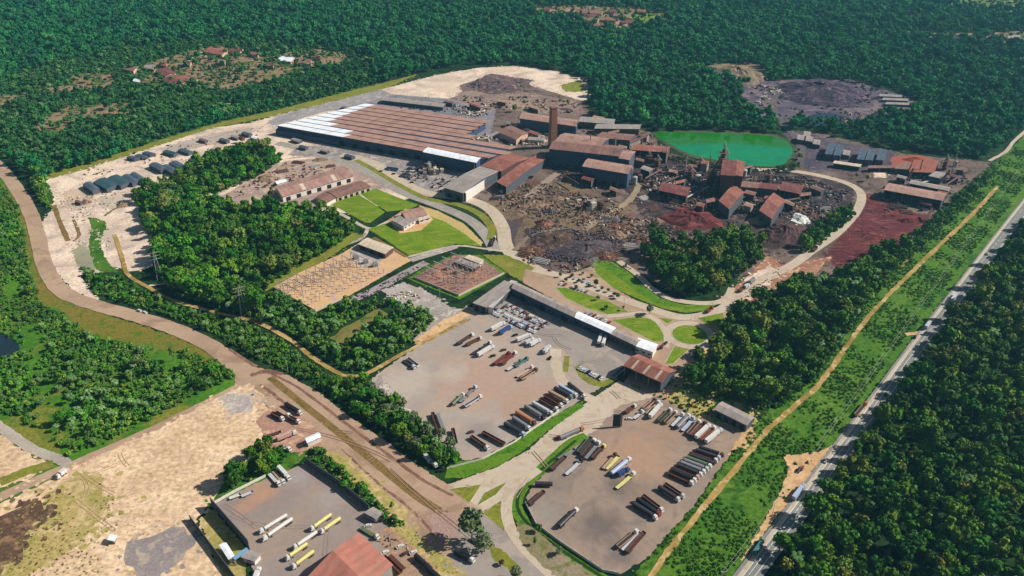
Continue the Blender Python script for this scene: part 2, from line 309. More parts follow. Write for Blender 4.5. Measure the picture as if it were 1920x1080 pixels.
# sand details on the left
patch('grass_mound', [(165, 408), (190, 412), (200, 422), (190, 450), (195, 478), (215, 505), (228, 510), (185, 508), (168, 480), (168, 445), (172, 425)], m_row, rag=.8, smooth=True)
patch('grey_hollow', [(135, 470), (150, 460), (168, 470), (178, 505), (160, 512), (145, 495)], gmat('grey_hollow', (160, 156, 128), (140, 136, 112)), rag=1)
patch('sand_tracks', [(120, 360), (160, 352), (180, 378), (150, 395), (118, 385)], gmat('sand_tracks', (206, 182, 156), (180, 156, 134), fine=.5, fa=.25), rag=2)
patch('sand_tracks', [(195, 432), (215, 428), (222, 460), (205, 470), (192, 450)], gmat('grey_sand', (184, 166, 148), (200, 182, 160)), rag=2)
patch('sand_tracks', [(190, 372), (225, 365), (240, 385), (200, 392)], gmat('grey_sand', (184, 168, 152), (200, 182, 160)), rag=2)
strip('ditch', [(101, 385), (112, 415), (128, 452)], 4.5, m_median, rag=.5)
strip('ditch', [(138, 412), (148, 440), (138, 452)], 3, m_median, rag=.5)
strip('ditch', [(196, 405), (215, 392), (245, 380)], 3, m_median, rag=.5)
# mid roads
strip('road', [(520, 268), (600, 288), (680, 318), (750, 358), (820, 385), (880, 412), (912, 442), (928, 470)], 12, gmat('grey_road', (158, 150, 140), (148, 140, 132), (170, 160, 146), fine=.6, fa=.1))
strip('road', [(640, 290), (700, 306), (745, 336), (800, 362), (870, 372), (918, 392), (942, 425), (948, 458), (965, 482), (1005, 505), (1045, 530)], 13, m_conc)
strip('green_verge', [(668, 300), (700, 318), (745, 345), (800, 372), (860, 384), (900, 402), (922, 428), (920, 450)], 6, m_olive, w2=9)
strip('path', [(590, 385), (640, 402), (690, 428), (718, 420), (745, 405)], 4, m_conc)
strip('path', [(690, 428), (676, 448), (620, 470), (540, 520), (510, 540)], 4, m_gravel)
patch('grass_strip', [(660, 437), (680, 442), (560, 520), (500, 545), (490, 530), (600, 478)], m_olive, rag=1)
patch('lawn', [(622, 384), (640, 374), (668, 362), (700, 382), (722, 398), (694, 418), (684, 417)], m_lawn, rag=.4)
patch('lawn', [(672, 361), (705, 354), (745, 370), (785, 384), (770, 392), (726, 397), (702, 382)], m_lawn, rag=.4)
patch('lawn', [(690, 430), (735, 415), (800, 395), (845, 420), (880, 440), (905, 462), (850, 458), (770, 482), (720, 448)], m_lawn, rag=.5)
patch('dirt_strip', [(785, 385), (822, 396), (870, 420), (905, 455), (902, 462), (870, 438), (838, 418), (795, 400)], gmat('tan_verge', (196, 172, 110), (180, 158, 104)), rag=.6)
patch('house_yard', [(728, 412), (760, 392), (800, 395), (812, 412), (790, 432), (750, 438)], m_ochre, rag=.5)
strip('path', [(765, 482), (850, 462), (905, 466), (960, 474)], 3, m_conc)
# substations
patch('substation_ground', [(512, 540), (560, 512), (640, 476), (690, 446), (720, 458), (772, 488), (740, 506), (660, 552), (592, 584)], m_substn, rag=.5)
patch('pale_gravel', [(655, 470), (690, 448), (722, 462), (712, 500), (668, 500)], m_gravel, rag=.8)
strip('ditch', [(700, 446), (735, 466), (762, 482)], 4, m_median)
strip('path', [(770, 488), (830, 470), (855, 462)], 8, m_gravel)
strip('service_road', [(640, 570), (700, 545), (755, 515), (800, 492)], 9, gmat('service_road', (168, 156, 150), (150, 138, 136), (120, 108, 108), fine=.5, fa=.3))
patch('substation_ground', [(762, 522), (800, 500), (850, 478), (900, 478), (950, 512), (862, 562)], m_verge, rag=.5)
patch('substation_ground', [(776, 520), (806, 502), (850, 480), (895, 480), (940, 512), (862, 553)], m_subst2, rag=.5)
patch('grass_patch', [(905, 478), (950, 478), (1010, 506), (1025, 530), (1012, 545), (955, 515)], m_olive, rag=.8)
patch('pale_gravel', [(715, 545), (755, 530), (790, 540), (850, 580), (900, 575), (880, 598), (820, 625), (775, 640), (790, 600), (740, 560)], m_gravel, rag=1)
patch('dirt_ground', [(775, 640), (830, 600), (885, 578), (900, 588), (840, 622), (795, 652)], m_ochre, rag=.8)
patch('grass_bank', [(775, 655), (830, 622), (878, 600), (882, 606), (830, 636), (785, 665)], m_median, rag=.6)
patch('weedy_verge', [(1225, 740), (1262, 690), (1295, 650), (1345, 640), (1400, 740), (1420, 790), (1392, 808), (1300, 782)], m_fieldg, rag=1)
patch('pale_ground', [(1195, 742), (1232, 735), (1262, 692), (1280, 700), (1245, 760)], m_ochre, rag=1)
patch('pale_ground', [(1400, 800), (1420, 815), (1400, 830), (1370, 850), (1380, 812)], m_ochre, rag=1)
# plaza
patch('plaza_ground', [(985, 505), (1060, 515), (1110, 500), (1150, 540), (1240, 590), (1300, 590), (1370, 580), (1380, 600), (1330, 640), (1290, 700), (1230, 760), (1170, 720), (1190, 665), (1090, 590), (980, 530)], m_pink, rag=.8)
patch('green_crescent', [(1108, 494), (1125, 489), (1150, 492), (1178, 510), (1205, 535), (1235, 558), (1280, 572), (1345, 571), (1320, 583), (1285, 587), (1240, 578), (1190, 558), (1150, 540), (1120, 515)], m_lawn, rag=.4)
patch('ditch_slope', [(1112, 491), (1130, 489), (1155, 495), (1182, 515), (1210, 540), (1240, 560), (1285, 574), (1330, 573), (1290, 580), (1240, 572), (1200, 552), (1170, 528), (1140, 508)], m_verge, rag=.4)
strip('road', [(1160, 490), (1195, 515), (1222, 541), (1257, 560), (1303, 568), (1345, 567), (1364, 556), (1372, 540)], 6, m_conc)
strip('road', [(1000, 505), (1060, 520), (1130, 548), (1200, 572), (1280, 595), (1345, 583), (1375, 562), (1420, 528), (1480, 500), (1520, 472), (1575, 432), (1612, 385), (1608, 355), (1560, 335), (1480, 320), (1420, 318), (1370, 312)], 9, m_conc)
patch('lawn', [(1042, 540), (1060, 540), (1100, 552), (1140, 565), (1178, 585), (1140, 590), (1100, 578), (1062, 560)], m_lawn, rag=.3)
patch('lawn', [(1148, 600), (1200, 594), (1225, 600), (1243, 618), (1245, 641), (1225, 641), (1180, 618)], m_lawn, rag=.3)
patch('lawn', [(1235, 596), (1262, 600), (1252, 607)], m_lawn, rag=.3)
patch('lawn', [(1308, 597), (1355, 587), (1360, 605), (1336, 616)], m_lawn, rag=.3)
patch('lawn', [(1247, 682), (1265, 650), (1292, 655), (1262, 682)], m_lawn, rag=.3)
patch('lawn', [(1160, 744), (1170, 728), (1190, 720), (1203, 727), (1196, 742), (1176, 751)], m_olive, rag=.3)
cx, cy = G((1293, 628))
def circ(r, n=40): return [(cx+r*cos(2*pi*k/n), cy+r*sin(2*pi*k/n)) for k in range(n)]
patch('roundabout_road', circ(19.5), m_conc, world=True)
patch('roundabout_lawn', circ(13.2), m_lawn, world=True)
strip('path', [(1112, 593), (1160, 592), (1205, 586)], 4.5, m_conc)
strip('path', [(1205, 586), (1235, 605), (1250, 630), (1248, 652)], 5, m_conc)
# truck lots
patch('gravel_lot', [(690, 716), (735, 682), (800, 640), (870, 596), (905, 583), (960, 548), (1010, 568), (1080, 598), (1190, 660), (1175, 690), (1150, 712), (1098, 745), (1000, 805), (960, 828), (905, 860), (868, 864), (838, 840), (800, 795), (745, 755)], m_lot, rag=.8)
patch('asphalt_lot', [(912, 590), (962, 550), (1080, 600), (1188, 662), (1165, 700), (1125, 714), (1095, 700), (1055, 655), (990, 640)], m_asph, rag=.5)
patch('pale_rubble_edge', [(692, 716), (712, 704), (740, 745), (775, 775), (810, 800), (822, 815), (800, 800), (750, 760)], m_gravel, rag=1.5)
patch('junction_ground', [(1160, 715), (1230, 745), (1180, 790), (1100, 840), (1060, 850), (1000, 905), (905, 960), (870, 960), (838, 910), (935, 875), (990, 845), (1030, 808), (1095, 758)], m_conc, rag=.5)
strip('road', [(1042, 655), (1044, 690), (1060, 722), (1100, 745), (1150, 765)], 8, m_conc)
strip('green_verge', [(1063, 668), (1060, 698)], 4, m_olive)
patch('green_verge', [(1077, 688), (1085, 706), (1105, 722), (1130, 727), (1160, 712), (1150, 708), (1128, 716), (1100, 706), (1088, 684)], m_olive, rag=.4)
patch('green_verge', [(833, 897), (838, 880), (850, 866), (905, 862), (960, 832), (1000, 806), (1050, 774), (1092, 752), (1094, 763), (1022, 812), (985, 843), (935, 874), (870, 897)], m_verge, rag=.5)
patch('dirt_lot', [(988, 935), (1000, 908), (1040, 872), (1085, 828), (1120, 805), (1160, 762), (1235, 742), (1300, 780), (1392, 808), (1362, 862), (1300, 950), (1215, 1045), (1165, 1076), (1130, 1068), (1050, 1018), (1000, 985)], m_lot2, rag=.8)
strip('green_verge', [(1100, 818), (1070, 832), (1030, 868), (985, 908), (968, 940), (975, 968), (1010, 1003), (1070, 1048), (1150, 1100)], 7.5, m_verge)
strip('ditch', [(1080, 826), (1030, 868), (985, 908), (970, 940), (978, 968), (1012, 1002), (1072, 1045), (1150, 1096)], 2, gmat('ditch_grass', (40, 70, 26), (30, 56, 24)))
# main corridor
patch('road_corridor', [(440, 680), (485, 690), (540, 704), (600, 738), (660, 785), (730, 832), (762, 858), (812, 892), (845, 910), (900, 955), (985, 1025), (1060, 1095), (1150, 1180), (900, 1180), (850, 1085), (800, 1060), (700, 1000), (640, 960), (590, 850), (540, 800), (500, 760), (470, 735), (440, 725)], m_pink, rag=.6)
strip('road', [(-60, 270), (-10, 305), (25, 345), (55, 395), (70, 440), (85, 500), (115, 545), (165, 568), (250, 592), (330, 618), (400, 652), (450, 690), (480, 705)], 13.5, m_pink, rag=.4)
strip('road', [(475, 715), (430, 735), (300, 800), (160, 862), (60, 905), (-60, 962)], 8, m_pink, rag=.3)
strip('road', [(510, 705), (600, 762), (700, 838), (800, 912), (870, 962)], 9, m_pink)
strip('road', [(870, 962), (930, 1005), (990, 1055), (1060, 1120)], 14, m_asph)
strip('road', [(540, 735), (620, 812), (700, 880), (780, 945), (850, 1000)], 9, m_pink)
strip('dry_median', [(506, 708), (560, 752), (620, 800), (700, 865), (780, 930), (836, 965)], 5.2, m_median)
strip('brown_track', [(500, 697), (560, 728), (640, 788), (740, 862), (800, 905), (850, 930)], 2.2, m_track, rag=.3)
strip('brown_track', [(488, 722), (520, 745), (545, 770), (560, 790)], 2.4, m_track, rag=.6)
strip('brown_track', [(705, 905), (770, 955), (820, 1010)], 1.6, m_track, rag=.4)
strip('brown_track', [(640, 842), (690, 890), (745, 935)], 1.4, m_track, rag=.6)
strip('median_island', [(430, 655), (455, 672), (482, 688)], 2.5, m_track)
strip('brown_track', [(470, 705), (500, 696), (530, 702)], 4, m_track, rag=.6)
patch('junction_stain', [(800, 965), (845, 960), (870, 985), (860, 1010), (820, 1010)], gmat('junction_stain', (160, 132, 120), (170, 140, 126)), rag=2)
patch('weedy_verge', [(700, 968), (760, 985), (800, 1020), (850, 1060), (900, 1100), (830, 1100), (800, 1075), (760, 1030), (720, 1000)], m_fieldg, rag=1)
patch('weedy_verge', [(600, 845), (640, 852), (700, 905), (765, 960), (760, 985), (700, 955), (640, 905), (585, 870)], m_fieldg, rag=1)
patch('side_ground', [(860, 985), (900, 1000), (940, 1040), (980, 1085), (1010, 1110), (900, 1110), (850, 1050)], m_asph, rag=1)
patch('weedy_verge', [(912, 1018), (940, 1030), (965, 1052), (978, 1075), (955, 1070), (925, 1050)], m_olive, rag=.8)
patch('grass_triangle', [(843, 918), (903, 909), (880, 944)], m_olive, rag=.3)
patch('grass_triangle', [(896, 948), (908, 925), (950, 904), (930, 928)], m_olive, rag=.3)
patch('grass_triangle', [(905, 963), (946, 935), (946, 996)], m_olive, rag=.3)
strip('road', [(1010, 880), (965, 915), (950, 945), (955, 985), (980, 1025), (1020, 1065), (1060, 1100)], 6.5, m_conc)
patch('tree_bed', [(968, 980), (1000, 990), (1050, 1035), (1120, 1082), (1050, 1090), (1000, 1045), (975, 1015)], gmat('tree_bed', (150, 134, 112), (132, 122, 90), (110, 112, 60), fine=.5, fa=.2), rag=.8)
# bottom left
patch('bare_field', [(-80, 985), (60, 918), (160, 866), (300, 804), (390, 756), (462, 722), (490, 735), (500, 765), (530, 790), (510, 830), (470, 860), (430, 905), (398, 945), (365, 975), (400, 1040), (430, 1100), (-80, 1180)], m_field, rag=1.2)
patch('field_weeds', [(-40, 1000), (60, 960), (130, 905), (200, 880), (190, 960), (170, 1010), (100, 1060), (-40, 1120)], m_fieldg, rag=5)
patch('burnt_scar', [(0, 965), (40, 955), (50, 985), (30, 1010), (60, 1040), (0, 1060)], m_scar, rag=4)
patch('burnt_scar', [(52, 945), (68, 940), (100, 950), (105, 962), (78, 980), (48, 970)], m_scar, rag=4)
patch('asphalt_patch', [(240, 1020), (300, 995), (345, 990), (365, 1010), (350, 1050), (300, 1080), (270, 1100), (235, 1060)], gmat('grey_pad', (150, 138, 134), (136, 126, 124), (176, 158, 140)), rag=2)
patch('grey_ground', [(415, 745), (455, 738), (480, 750), (470, 770), (430, 775)], m_gravel, rag=2)
patch('weedy_verge', [(440, 880), (500, 840), (580, 850), (560, 870), (470, 915), (430, 935), (400, 950), (410, 920)], m_row, rag=1)
patch('roadside_lot', [(500, 770), (540, 760), (600, 810), (600, 835), (560, 850), (500, 835), (480, 790)], gmat('pink_lot', (178, 138, 118), (160, 120, 104), (196, 160, 134), fine=.4, fa=.2), rag=1)
patch('asphalt_yard', [(398, 950), (440, 926), (500, 898), (575, 868), (632, 912), (692, 960), (730, 990), (800, 1060), (840, 1110), (480, 1130), (468, 1030)], m_asphp, rag=.5)
patch('service_yard', [(700, 1000), (730, 990), (770, 1020), (820, 1070), (840, 1110), (700, 1110), (730, 1050)], gmat('service_yard', (168, 136, 110), (150, 128, 112), (186, 140, 100)), rag=.8)
patch('weedy_verge', [(372, 975), (400, 955), (465, 1035), (455, 1100), (420, 1085), (395, 1030)], m_fieldg, rag=.8)
patch('pale_ground', [(-60, 800), (0, 815), (40, 845), (95, 870), (60, 898), (0, 915), (-60, 930)], m_field, rag=1.5)
strip('road', [(-30, 780), (10, 808), (60, 842), (110, 862), (130, 874)], 7, gmat('grey_track', (160, 148, 136), (186, 174, 156)), rag=.5)
strip('grass_strip', [(0, 905), (50, 885), (100, 870)], 8, m_olive, rag=.5)
# hedge-side sandy track
strip('path', [(215, 440), (228, 480), (240, 515), (280, 540), (320, 562), (400, 585), (480, 605), (540, 635), (585, 670), (630, 698), (655, 706), (690, 700), (740, 672), (800, 640), (880, 598)], 3.6, m_dirtp, rag=.3)
strip('path', [(280, 536), (310, 532), (335, 527)], 2.5, m_sand, rag=.4)
strip('path', [(630, 640), (680, 605), (720, 585)], 13, gmat('brown_cleared_grass', (138, 116, 66), (110, 110, 50), (70, 100, 34)), rag=1.5)
# right corridor
strip('path', [(1200, 1110), (1240, 1052), (1300, 975), (1385, 872), (1440, 806), (1490, 762), (1535, 722), (1575, 668), (1620, 605), (1660, 560), (1700, 520), (1760, 462), (1830, 395), (1870, 350)], 3.6, m_dirtp, rag=.6)
strip('path', [(1690, 500), (1730, 455), (1780, 405)], 2, m_dirtp, rag=.5)
strip('track', [(1855, 302), (1885, 285), (1905, 262), (1960, 215)], 4, m_conc, rag=.4)
patch('lay_by', [(1468, 855), (1535, 848), (1560, 835), (1500, 915), (1440, 990), (1385, 1060), (1420, 1000), (1462, 925), (1478, 880)], m_ochre, rag=.6)
patch('lay_by', [(1695, 625), (1722, 622), (1725, 628), (1700, 630)], m_ochre, rag=.4)
HWY = [(1330, 1175), (1403, 1080), (1565, 862), (1652, 745), (1738, 627), (1790, 560), (1920, 390), (2040, 245), (2200, 70)]
strip('highway', HWY, 12.5, m_hw)
strip('highway_shoulder', [(x-15+(1080-y)*.007, y) for x, y in HWY], 2.2, m_conc)
strip('lane_line', [(x-9, y) for x, y in HWY], .35, m_white)
strip('lane_line', [(x+13, y) for x, y in HWY], .35, m_white)
hp = catmull([G(p) for p in HWY], 60)
mb = MB()
for i in range(0, len(hp)-1, 2):
    a, b = hp[i], hp[i+1]; d = (b-a)/np.linalg.norm(b-a); n = np.array((-d[1], d[0]))*.18
    mb.face([(*(a-n), 1.02), (*(a+d*3-n), 1.02), (*(a+d*3+n), 1.02), (*(a+n), 1.02)][::1])
for k in range(len(mb.v)): mb.v[k] = (mb.v[k][0], mb.v[k][1], .012+LZ[0]*.003+.008)
tag(mb.build('centre_line', m_white), 'dashed white centre line painted on the highway', None, kind='structure')
LZ[0] += 4
# top clearings
CLEAR = [
 [(225, 132), (300, 112), (372, 92), (420, 86), (445, 100), (500, 108), (545, 98), (600, 92), (655, 104), (640, 120), (570, 128), (520, 148), (440, 168), (400, 168), (360, 160), (300, 168), (240, 140)],
 [(60, 245), (92, 215), (130, 200), (240, 194), (246, 212), (200, 216), (140, 228), (115, 250)],
 [(-40, 184), (46, 176), (46, 184), (10, 196), (-40, 200)], [(130, 140), (215, 135), (210, 165), (120, 172), (70, 175), (60, 168), (130, 160)],
 [(995, 16), (1060, 10), (1180, 14), (1258, 28), (1245, 45), (1190, 52), (1150, 66), (1130, 55), (1060, 34), (1005, 28)],
 [(1232, -4), (1300, -4), (1290, 8), (1240, 6)],
 [(1700, 58), (1760, 62), (1835, 62), (1835, 74), (1770, 76), (1705, 66)], [(1850, 62), (1930, 58), (1930, 84), (1850, 78)],
 [(1740, -12), (1930, -12), (1930, 24), (1850, 22), (1790, 12)],
 [(1320, 128), (1345, 120), (1420, 122), (1436, 138), (1432, 152), (1400, 156), (1330, 146)],
 [(1385, 160), (1430, 152), (1500, 150), (1600, 152), (1660, 168), (1715, 186), (1722, 206), (1680, 212), (1650, 222), (1600, 240), (1540, 232), (1500, 222), (1470, 240), (1440, 222), (1400, 205)],
]
names = ['village_clearing', 'scrub_clearing', 'clearing', 'scrub_clearing', 'village_clearing', 'clearing', 'clearing', 'clearing', 'far_pasture', 'mound_ground', 'slag_ground']
mats = [m_clear]*8+[gmat('far_pasture', (112, 132, 70), (92, 124, 60), (140, 136, 84)), m_mound, m_mine]
for P, n_, m_ in zip(CLEAR, names, mats): patch(n_, P, m_, rag=4)
patch('village_green', [(1180, 32), (1200, 24), (1256, 30), (1240, 44), (1200, 50)], gmat('village_green', (112, 140, 50), (126, 146, 60)), rag=3)
strip('track', [(345, 128), (370, 104), (400, 108), (372, 92), (440, 84)], 5, m_sand, rag=.8)
strip('track', [(480, 155), (520, 142), (550, 128)], 5, m_clear, rag=.8)
strip('track', [(1020, 110), (1050, 102), (1100, 92)], 3, m_sand, rag=.8)
strip('track', [(1500, 150), (1450, 190), (1470, 235), (1485, 250), (1500, 275), (1500, 310)], 9, gmat('haul_road', (110, 98, 98), (92, 84, 88)), rag=1)
strip('track', [(1470, 180), (1540, 196), (1620, 206), (1716, 200)], 10, gmat('haul_road_pale', (128, 116, 114), (110, 100, 100)), rag=1.5)
# water
def watermat(name, c1, c2, vert):
    m, nt, b = newmat(name, .12, .25)
    g = nt.nodes.new('ShaderNodeNewGeometry'); sx = nt.nodes.new('ShaderNodeSeparateXYZ'); nt.links.new(g.outputs['Position'], sx.inputs[0])
    y0, y1 = G((1300, 290))[1], G((1300, 262))[1]
    ad = nt.nodes.new('ShaderNodeMath'); ad.operation = 'MULTIPLY_ADD'; ad.inputs[1].default_value = 70
    nt.links.new(noise(nt, g.outputs['Position'], .012, 4, 1), ad.inputs[0]); nt.links.new(sx.outputs['Y'], ad.inputs[2])
    col = mix(nt, ramp(nt, ad.outputs[0], y0+60, y1+20) if vert else noise(nt, g.outputs['Position'], .03), L(c1), L(c2))
    col = value_mul(nt, col, noise(nt, g.outputs['Position'], .03, 5, 2), .8, 1.12)
    nt.links.new(col, b.inputs['Base Color'])
    bp = nt.nodes.new('ShaderNodeBump'); bp.inputs['Strength'].default_value = .15; nt.links.new(noise(nt, g.outputs['Position'], .6, 3), bp.inputs['Height'])
    nt.links.new(bp.outputs[0], b.inputs['Normal']); return m
POND = [(1226, 252), (1245, 248), (1300, 249), (1400, 252), (1455, 258), (1475, 266), (1486, 282), (1478, 300), (1460, 311), (1400, 310), (1340, 300), (1290, 288), (1255, 270)]
patch('pond_bank', [(1222, 250), (1245, 245), (1300, 246), (1400, 248), (1458, 254), (1482, 264), (1494, 282), (1486, 304), (1462, 315), (1400, 314), (1335, 304), (1284, 292), (1248, 273)], gmat('pond_bank', (84, 90, 60), (60, 72, 44)), rag=1.5)
patch('pond_water', POND, watermat('green_pond_water', (6, 132, 78), (34, 116, 10), True), smooth=True)
POND2 = [(-60, 625), (-10, 622), (15, 630), (34, 645), (36, 660), (20, 668), (-20, 668), (-60, 665)]
patch('pond_water', POND2, watermat('dark_pond_water', (38, 56, 66), (28, 44, 50), False), smooth=True)
POND3 = [(1508, 222), (1545, 212), (1590, 220), (1612, 230), (1580, 236), (1530, 236)]
patch('slag_pond_water', POND3, watermat('slag_pond', (38, 42, 62), (30, 34, 52), False), smooth=True)

# kerbs round the lawns, tyre tracks and stains in the lots
m_kerb = gmat('kerb_concrete', (206, 196, 178), (190, 180, 164), bump=.02)
def kerb(P, w_=.45, smooth=False, world=False):
    pts = [np.array(p, float) if world else np.array(G(p)) for p in P]; c = sum(pts)/len(pts); ar = sum(pts[i-1][0]*pts[i][1]-pts[i][0]*pts[i-1][1] for i in range(len(pts))); s_ = 1 if ar > 0 else -1
    b = MB(); n = len(pts); out = []
    for i in range(n):
        a, p, q = pts[i-1], pts[i], pts[(i+1) % n]; d = (q-a)/np.linalg.norm(q-a); out.append(p+np.array((d[1], -d[0]))*w_*s_)
    z = gz(*pts[0])+.13
    for i in range(n):
        p, q, r_, t_ = pts[i], pts[(i+1) % n], out[(i+1) % n], out[i]
        b.face([(*p, z), (*t_, z), (*r_, z), (*q, z)][::s_]); b.face([(*t_, z-.2), (*r_, z-.2), (*r_, z), (*t_, z)][::s_])
    o = b.build('kerb', m_kerb); o['kind'] = 'structure'
for P in ([(1042, 540), (1060, 540), (1100, 552), (1140, 565), (1178, 585), (1140, 590), (1100, 578), (1062, 560)], [(1148, 600), (1200, 594), (1225, 600), (1243, 618), (1245, 641), (1225, 641), (1180, 618)], [(1308, 597), (1355, 587), (1360, 605), (1336, 616)], [(1247, 682), (1265, 650), (1292, 655), (1262, 682)], [(1160, 744), (1170, 728), (1190, 720), (1203, 727), (1196, 742), (1176, 751)], [(843, 918), (903, 909), (880, 944)], [(896, 948), (908, 925), (950, 904), (930, 928)], [(905, 963), (946, 935), (946, 996)]): kerb(P)
kerb(circ(13.2), world=True)
def tyre_tracks(P, n, mats, seed, wd=.45, turn=.05, lmax=70):
    r = random.Random(seed); Q = GA(P); x0, y0 = Q.min(0); x1, y1 = Q.max(0)
    for mi, m_ in enumerate(mats):
        b = MB(); LZ[0] += 1
        for i in range(n):
            p = np.array((r.uniform(x0, x1), r.uniform(y0, y1))); a = r.uniform(0, 6.28); k = r.gauss(0, turn); z = .012+LZ[0]*.003+r.uniform(0, .0025)
            nst = int(r.uniform(12, lmax)/2); run = []
            for j in range(nst):
                if not inpoly(np.array([p[0]]), np.array([p[1]]), Q)[0]: break
                run.append((p.copy(), a)); p = p+2*np.array((cos(a), sin(a))); a += 2*k
            for off in (-1.0, 1.0):
                zz = z+(off > 0)*.0002
                for (p0, a0), (p1, a1) in zip(run[:-1], run[1:]):
                    n0 = np.array((-sin(a0), cos(a0))); n1 = np.array((-sin(a1), cos(a1)))
                    b.face([(*(p0+n0*(off-wd/2)), zz), (*(p1+n1*(off-wd/2)), zz), (*(p1+n1*(off+wd/2)), zz), (*(p0+n0*(off+wd/2)), zz)])
        if b.f: o = b.build('tyre_tracks', m_); o['kind'] = 'structure'
t1 = gmat('worn_track_light', (177, 158, 144), (169, 148, 132), bump=.03); t2 = gmat('worn_track_dark', (162, 147, 134), (156, 140, 127), bump=.03)
LOTP = [(700, 718), (800, 645), (905, 590), (1010, 640), (1040, 655), (1040, 700), (1080, 740), (1000, 795), (900, 850), (860, 850), (800, 785)]
DLOT = [(992, 935), (1005, 908), (1085, 835), (1130, 815), (1170, 772), (1290, 790), (1380, 812), (1350, 862), (1290, 950), (1210, 1040), (1160, 1070), (1050, 1012)]
tyre_tracks([(970, 560), (1180, 660), (1160, 700), (1100, 690), (1000, 640), (930, 590)], 22, [gmat('worn_asphalt', (172, 160, 150), (166, 152, 142), bump=.02)], 5)
tyre_tracks([(410, 950), (500, 900), (575, 872), (690, 962), (600, 1060), (500, 1075)], 14, [gmat('worn_yard', (158, 138, 126), (152, 132, 120), bump=.02)], 6)
tyre_tracks([(850, 925), (990, 845), (1090, 765), (1160, 720), (1180, 780), (1060, 850), (960, 940)], 30, [gmat('worn_concrete', (174, 154, 134), (164, 144, 126), bump=.02)], 8, turn=.015, lmax=120)
tyre_tracks([(455, 690), (600, 770), (840, 930), (1000, 1060), (850, 1050), (620, 870), (500, 760)], 26, [gmat('road_rut', (166, 136, 114), (156, 126, 104), bump=.02)], 9, turn=.004, lmax=100)
tyre_tracks([(0, 960), (160, 880), (390, 770), (500, 780), (430, 900), (400, 950), (300, 1000), (100, 1060)], 16, [gmat('field_track', (200, 170, 134), (190, 160, 124), bump=.03)], 10, turn=.03)
tyre_tracks([(110, 340), (400, 245), (520, 225), (480, 262), (300, 330), (200, 360)], 40, [gmat('sand_track_mark', (204, 176, 148), (190, 162, 138), bump=.03)], 12, turn=.02)
tyre_tracks([(1600, 400), (1730, 410), (1640, 510), (1570, 480)], 20, [gmat('red_track', (146, 84, 76), (134, 70, 64), bump=.03)], 13, turn=.02)
tyre_tracks([(960, 400), (1050, 345), (1180, 390), (1110, 440), (1000, 425)], 16, [gmat('works_track', (150, 130, 100), (140, 120, 94), bump=.03)], 14, turn=.02)
strip('works_track', [(1085, 440), (1120, 415), (1160, 392), (1185, 370), (1200, 345)], 7, gmat('works_track_road', (156, 140, 112), (140, 124, 100)), rag=.8)
strip('works_track', [(965, 470), (1000, 440), (1060, 430), (1100, 438)], 5, gmat('works_track_road2', (140, 120, 100), (124, 106, 90)), rag=.8)
strip('works_track', [(985, 372), (1020, 345), (1045, 325)], 9, gmat('works_track_road3', (160, 142, 124), (144, 126, 110)), rag=.8)
# ---------------- vegetation ----------------
def leafmat(name, cols, rnd_amt=.35, k=1.0):
    m, nt, b = newmat(name, .75, .12)
    oi = nt.nodes.new('ShaderNodeObjectInfo'); g = nt.nodes.new('ShaderNodeNewGeometry')
    cr = nt.nodes.new('ShaderNodeValToRGB'); cr.color_ramp.elements[0].color = L(cols[0], k); cr.color_ramp.elements[1].color = L(cols[-1], k)
    for i, c in enumerate(cols[1:-1]):
        e = cr.color_ramp.elements.new((i+1)/(len(cols)-1)); e.color = L(c, k)
    nt.links.new(oi.outputs['Random'], cr.inputs[0])
    col = cr.outputs[0]
    col = mix(nt, ramp(nt, noise(nt, g.outputs['Position'], .012, 4, .5), .5, .85), col, L(cols[len(cols)//2], k))
    col = value_mul(nt, col, noise(nt, g.outputs['Position'], .45, 3), 1-rnd_amt, 1+rnd_amt)
    col = value_mul(nt, col, noise(nt, g.outputs['Position'], .022, 3, .6), .6, 1.3)
    nt.links.new(col, b.inputs['Base Color'])
    b.inputs['Subsurface Weight'].default_value = 0
    return m
m_leaf = leafmat('forest_leaves', [(34, 92, 8), (60, 112, 12), (36, 100, 16), (98, 128, 24), (48, 88, 28), (70, 130, 12), (118, 124, 58)])
m_leafd = leafmat('dark_forest_leaves', [(36, 82, 8), (62, 102, 12), (36, 90, 18), (92, 118, 22), (52, 80, 24), (66, 118, 12), (116, 116, 44)])
m_leaft = leafmat('far_forest_leaves', [(18, 98, 52), (40, 120, 54), (24, 102, 64), (60, 132, 56), (26, 96, 62), (70, 122, 60)])  # teal of the distant haze is put into these leaf colours
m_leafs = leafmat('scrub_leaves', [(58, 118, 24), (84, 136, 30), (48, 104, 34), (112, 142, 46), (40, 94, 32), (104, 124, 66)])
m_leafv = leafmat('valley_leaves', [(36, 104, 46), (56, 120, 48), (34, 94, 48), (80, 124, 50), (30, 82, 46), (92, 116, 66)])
m_leafc = leafmat('corridor_leaves', [(66, 116, 24), (86, 130, 32), (56, 106, 22), (104, 134, 42)], .15)
m_leafg = leafmat('grey_green_leaves', [(86, 104, 62), (104, 116, 78), (76, 96, 52)])
m_leafr = leafmat('reddish_brown_leaves', [(96, 70, 46), (110, 80, 52)])
m_bark = omat('bark', (110, 92, 74)); m_palm = leafmat('palm_fronds', [(76, 112, 56), (104, 130, 78), (60, 98, 44)])
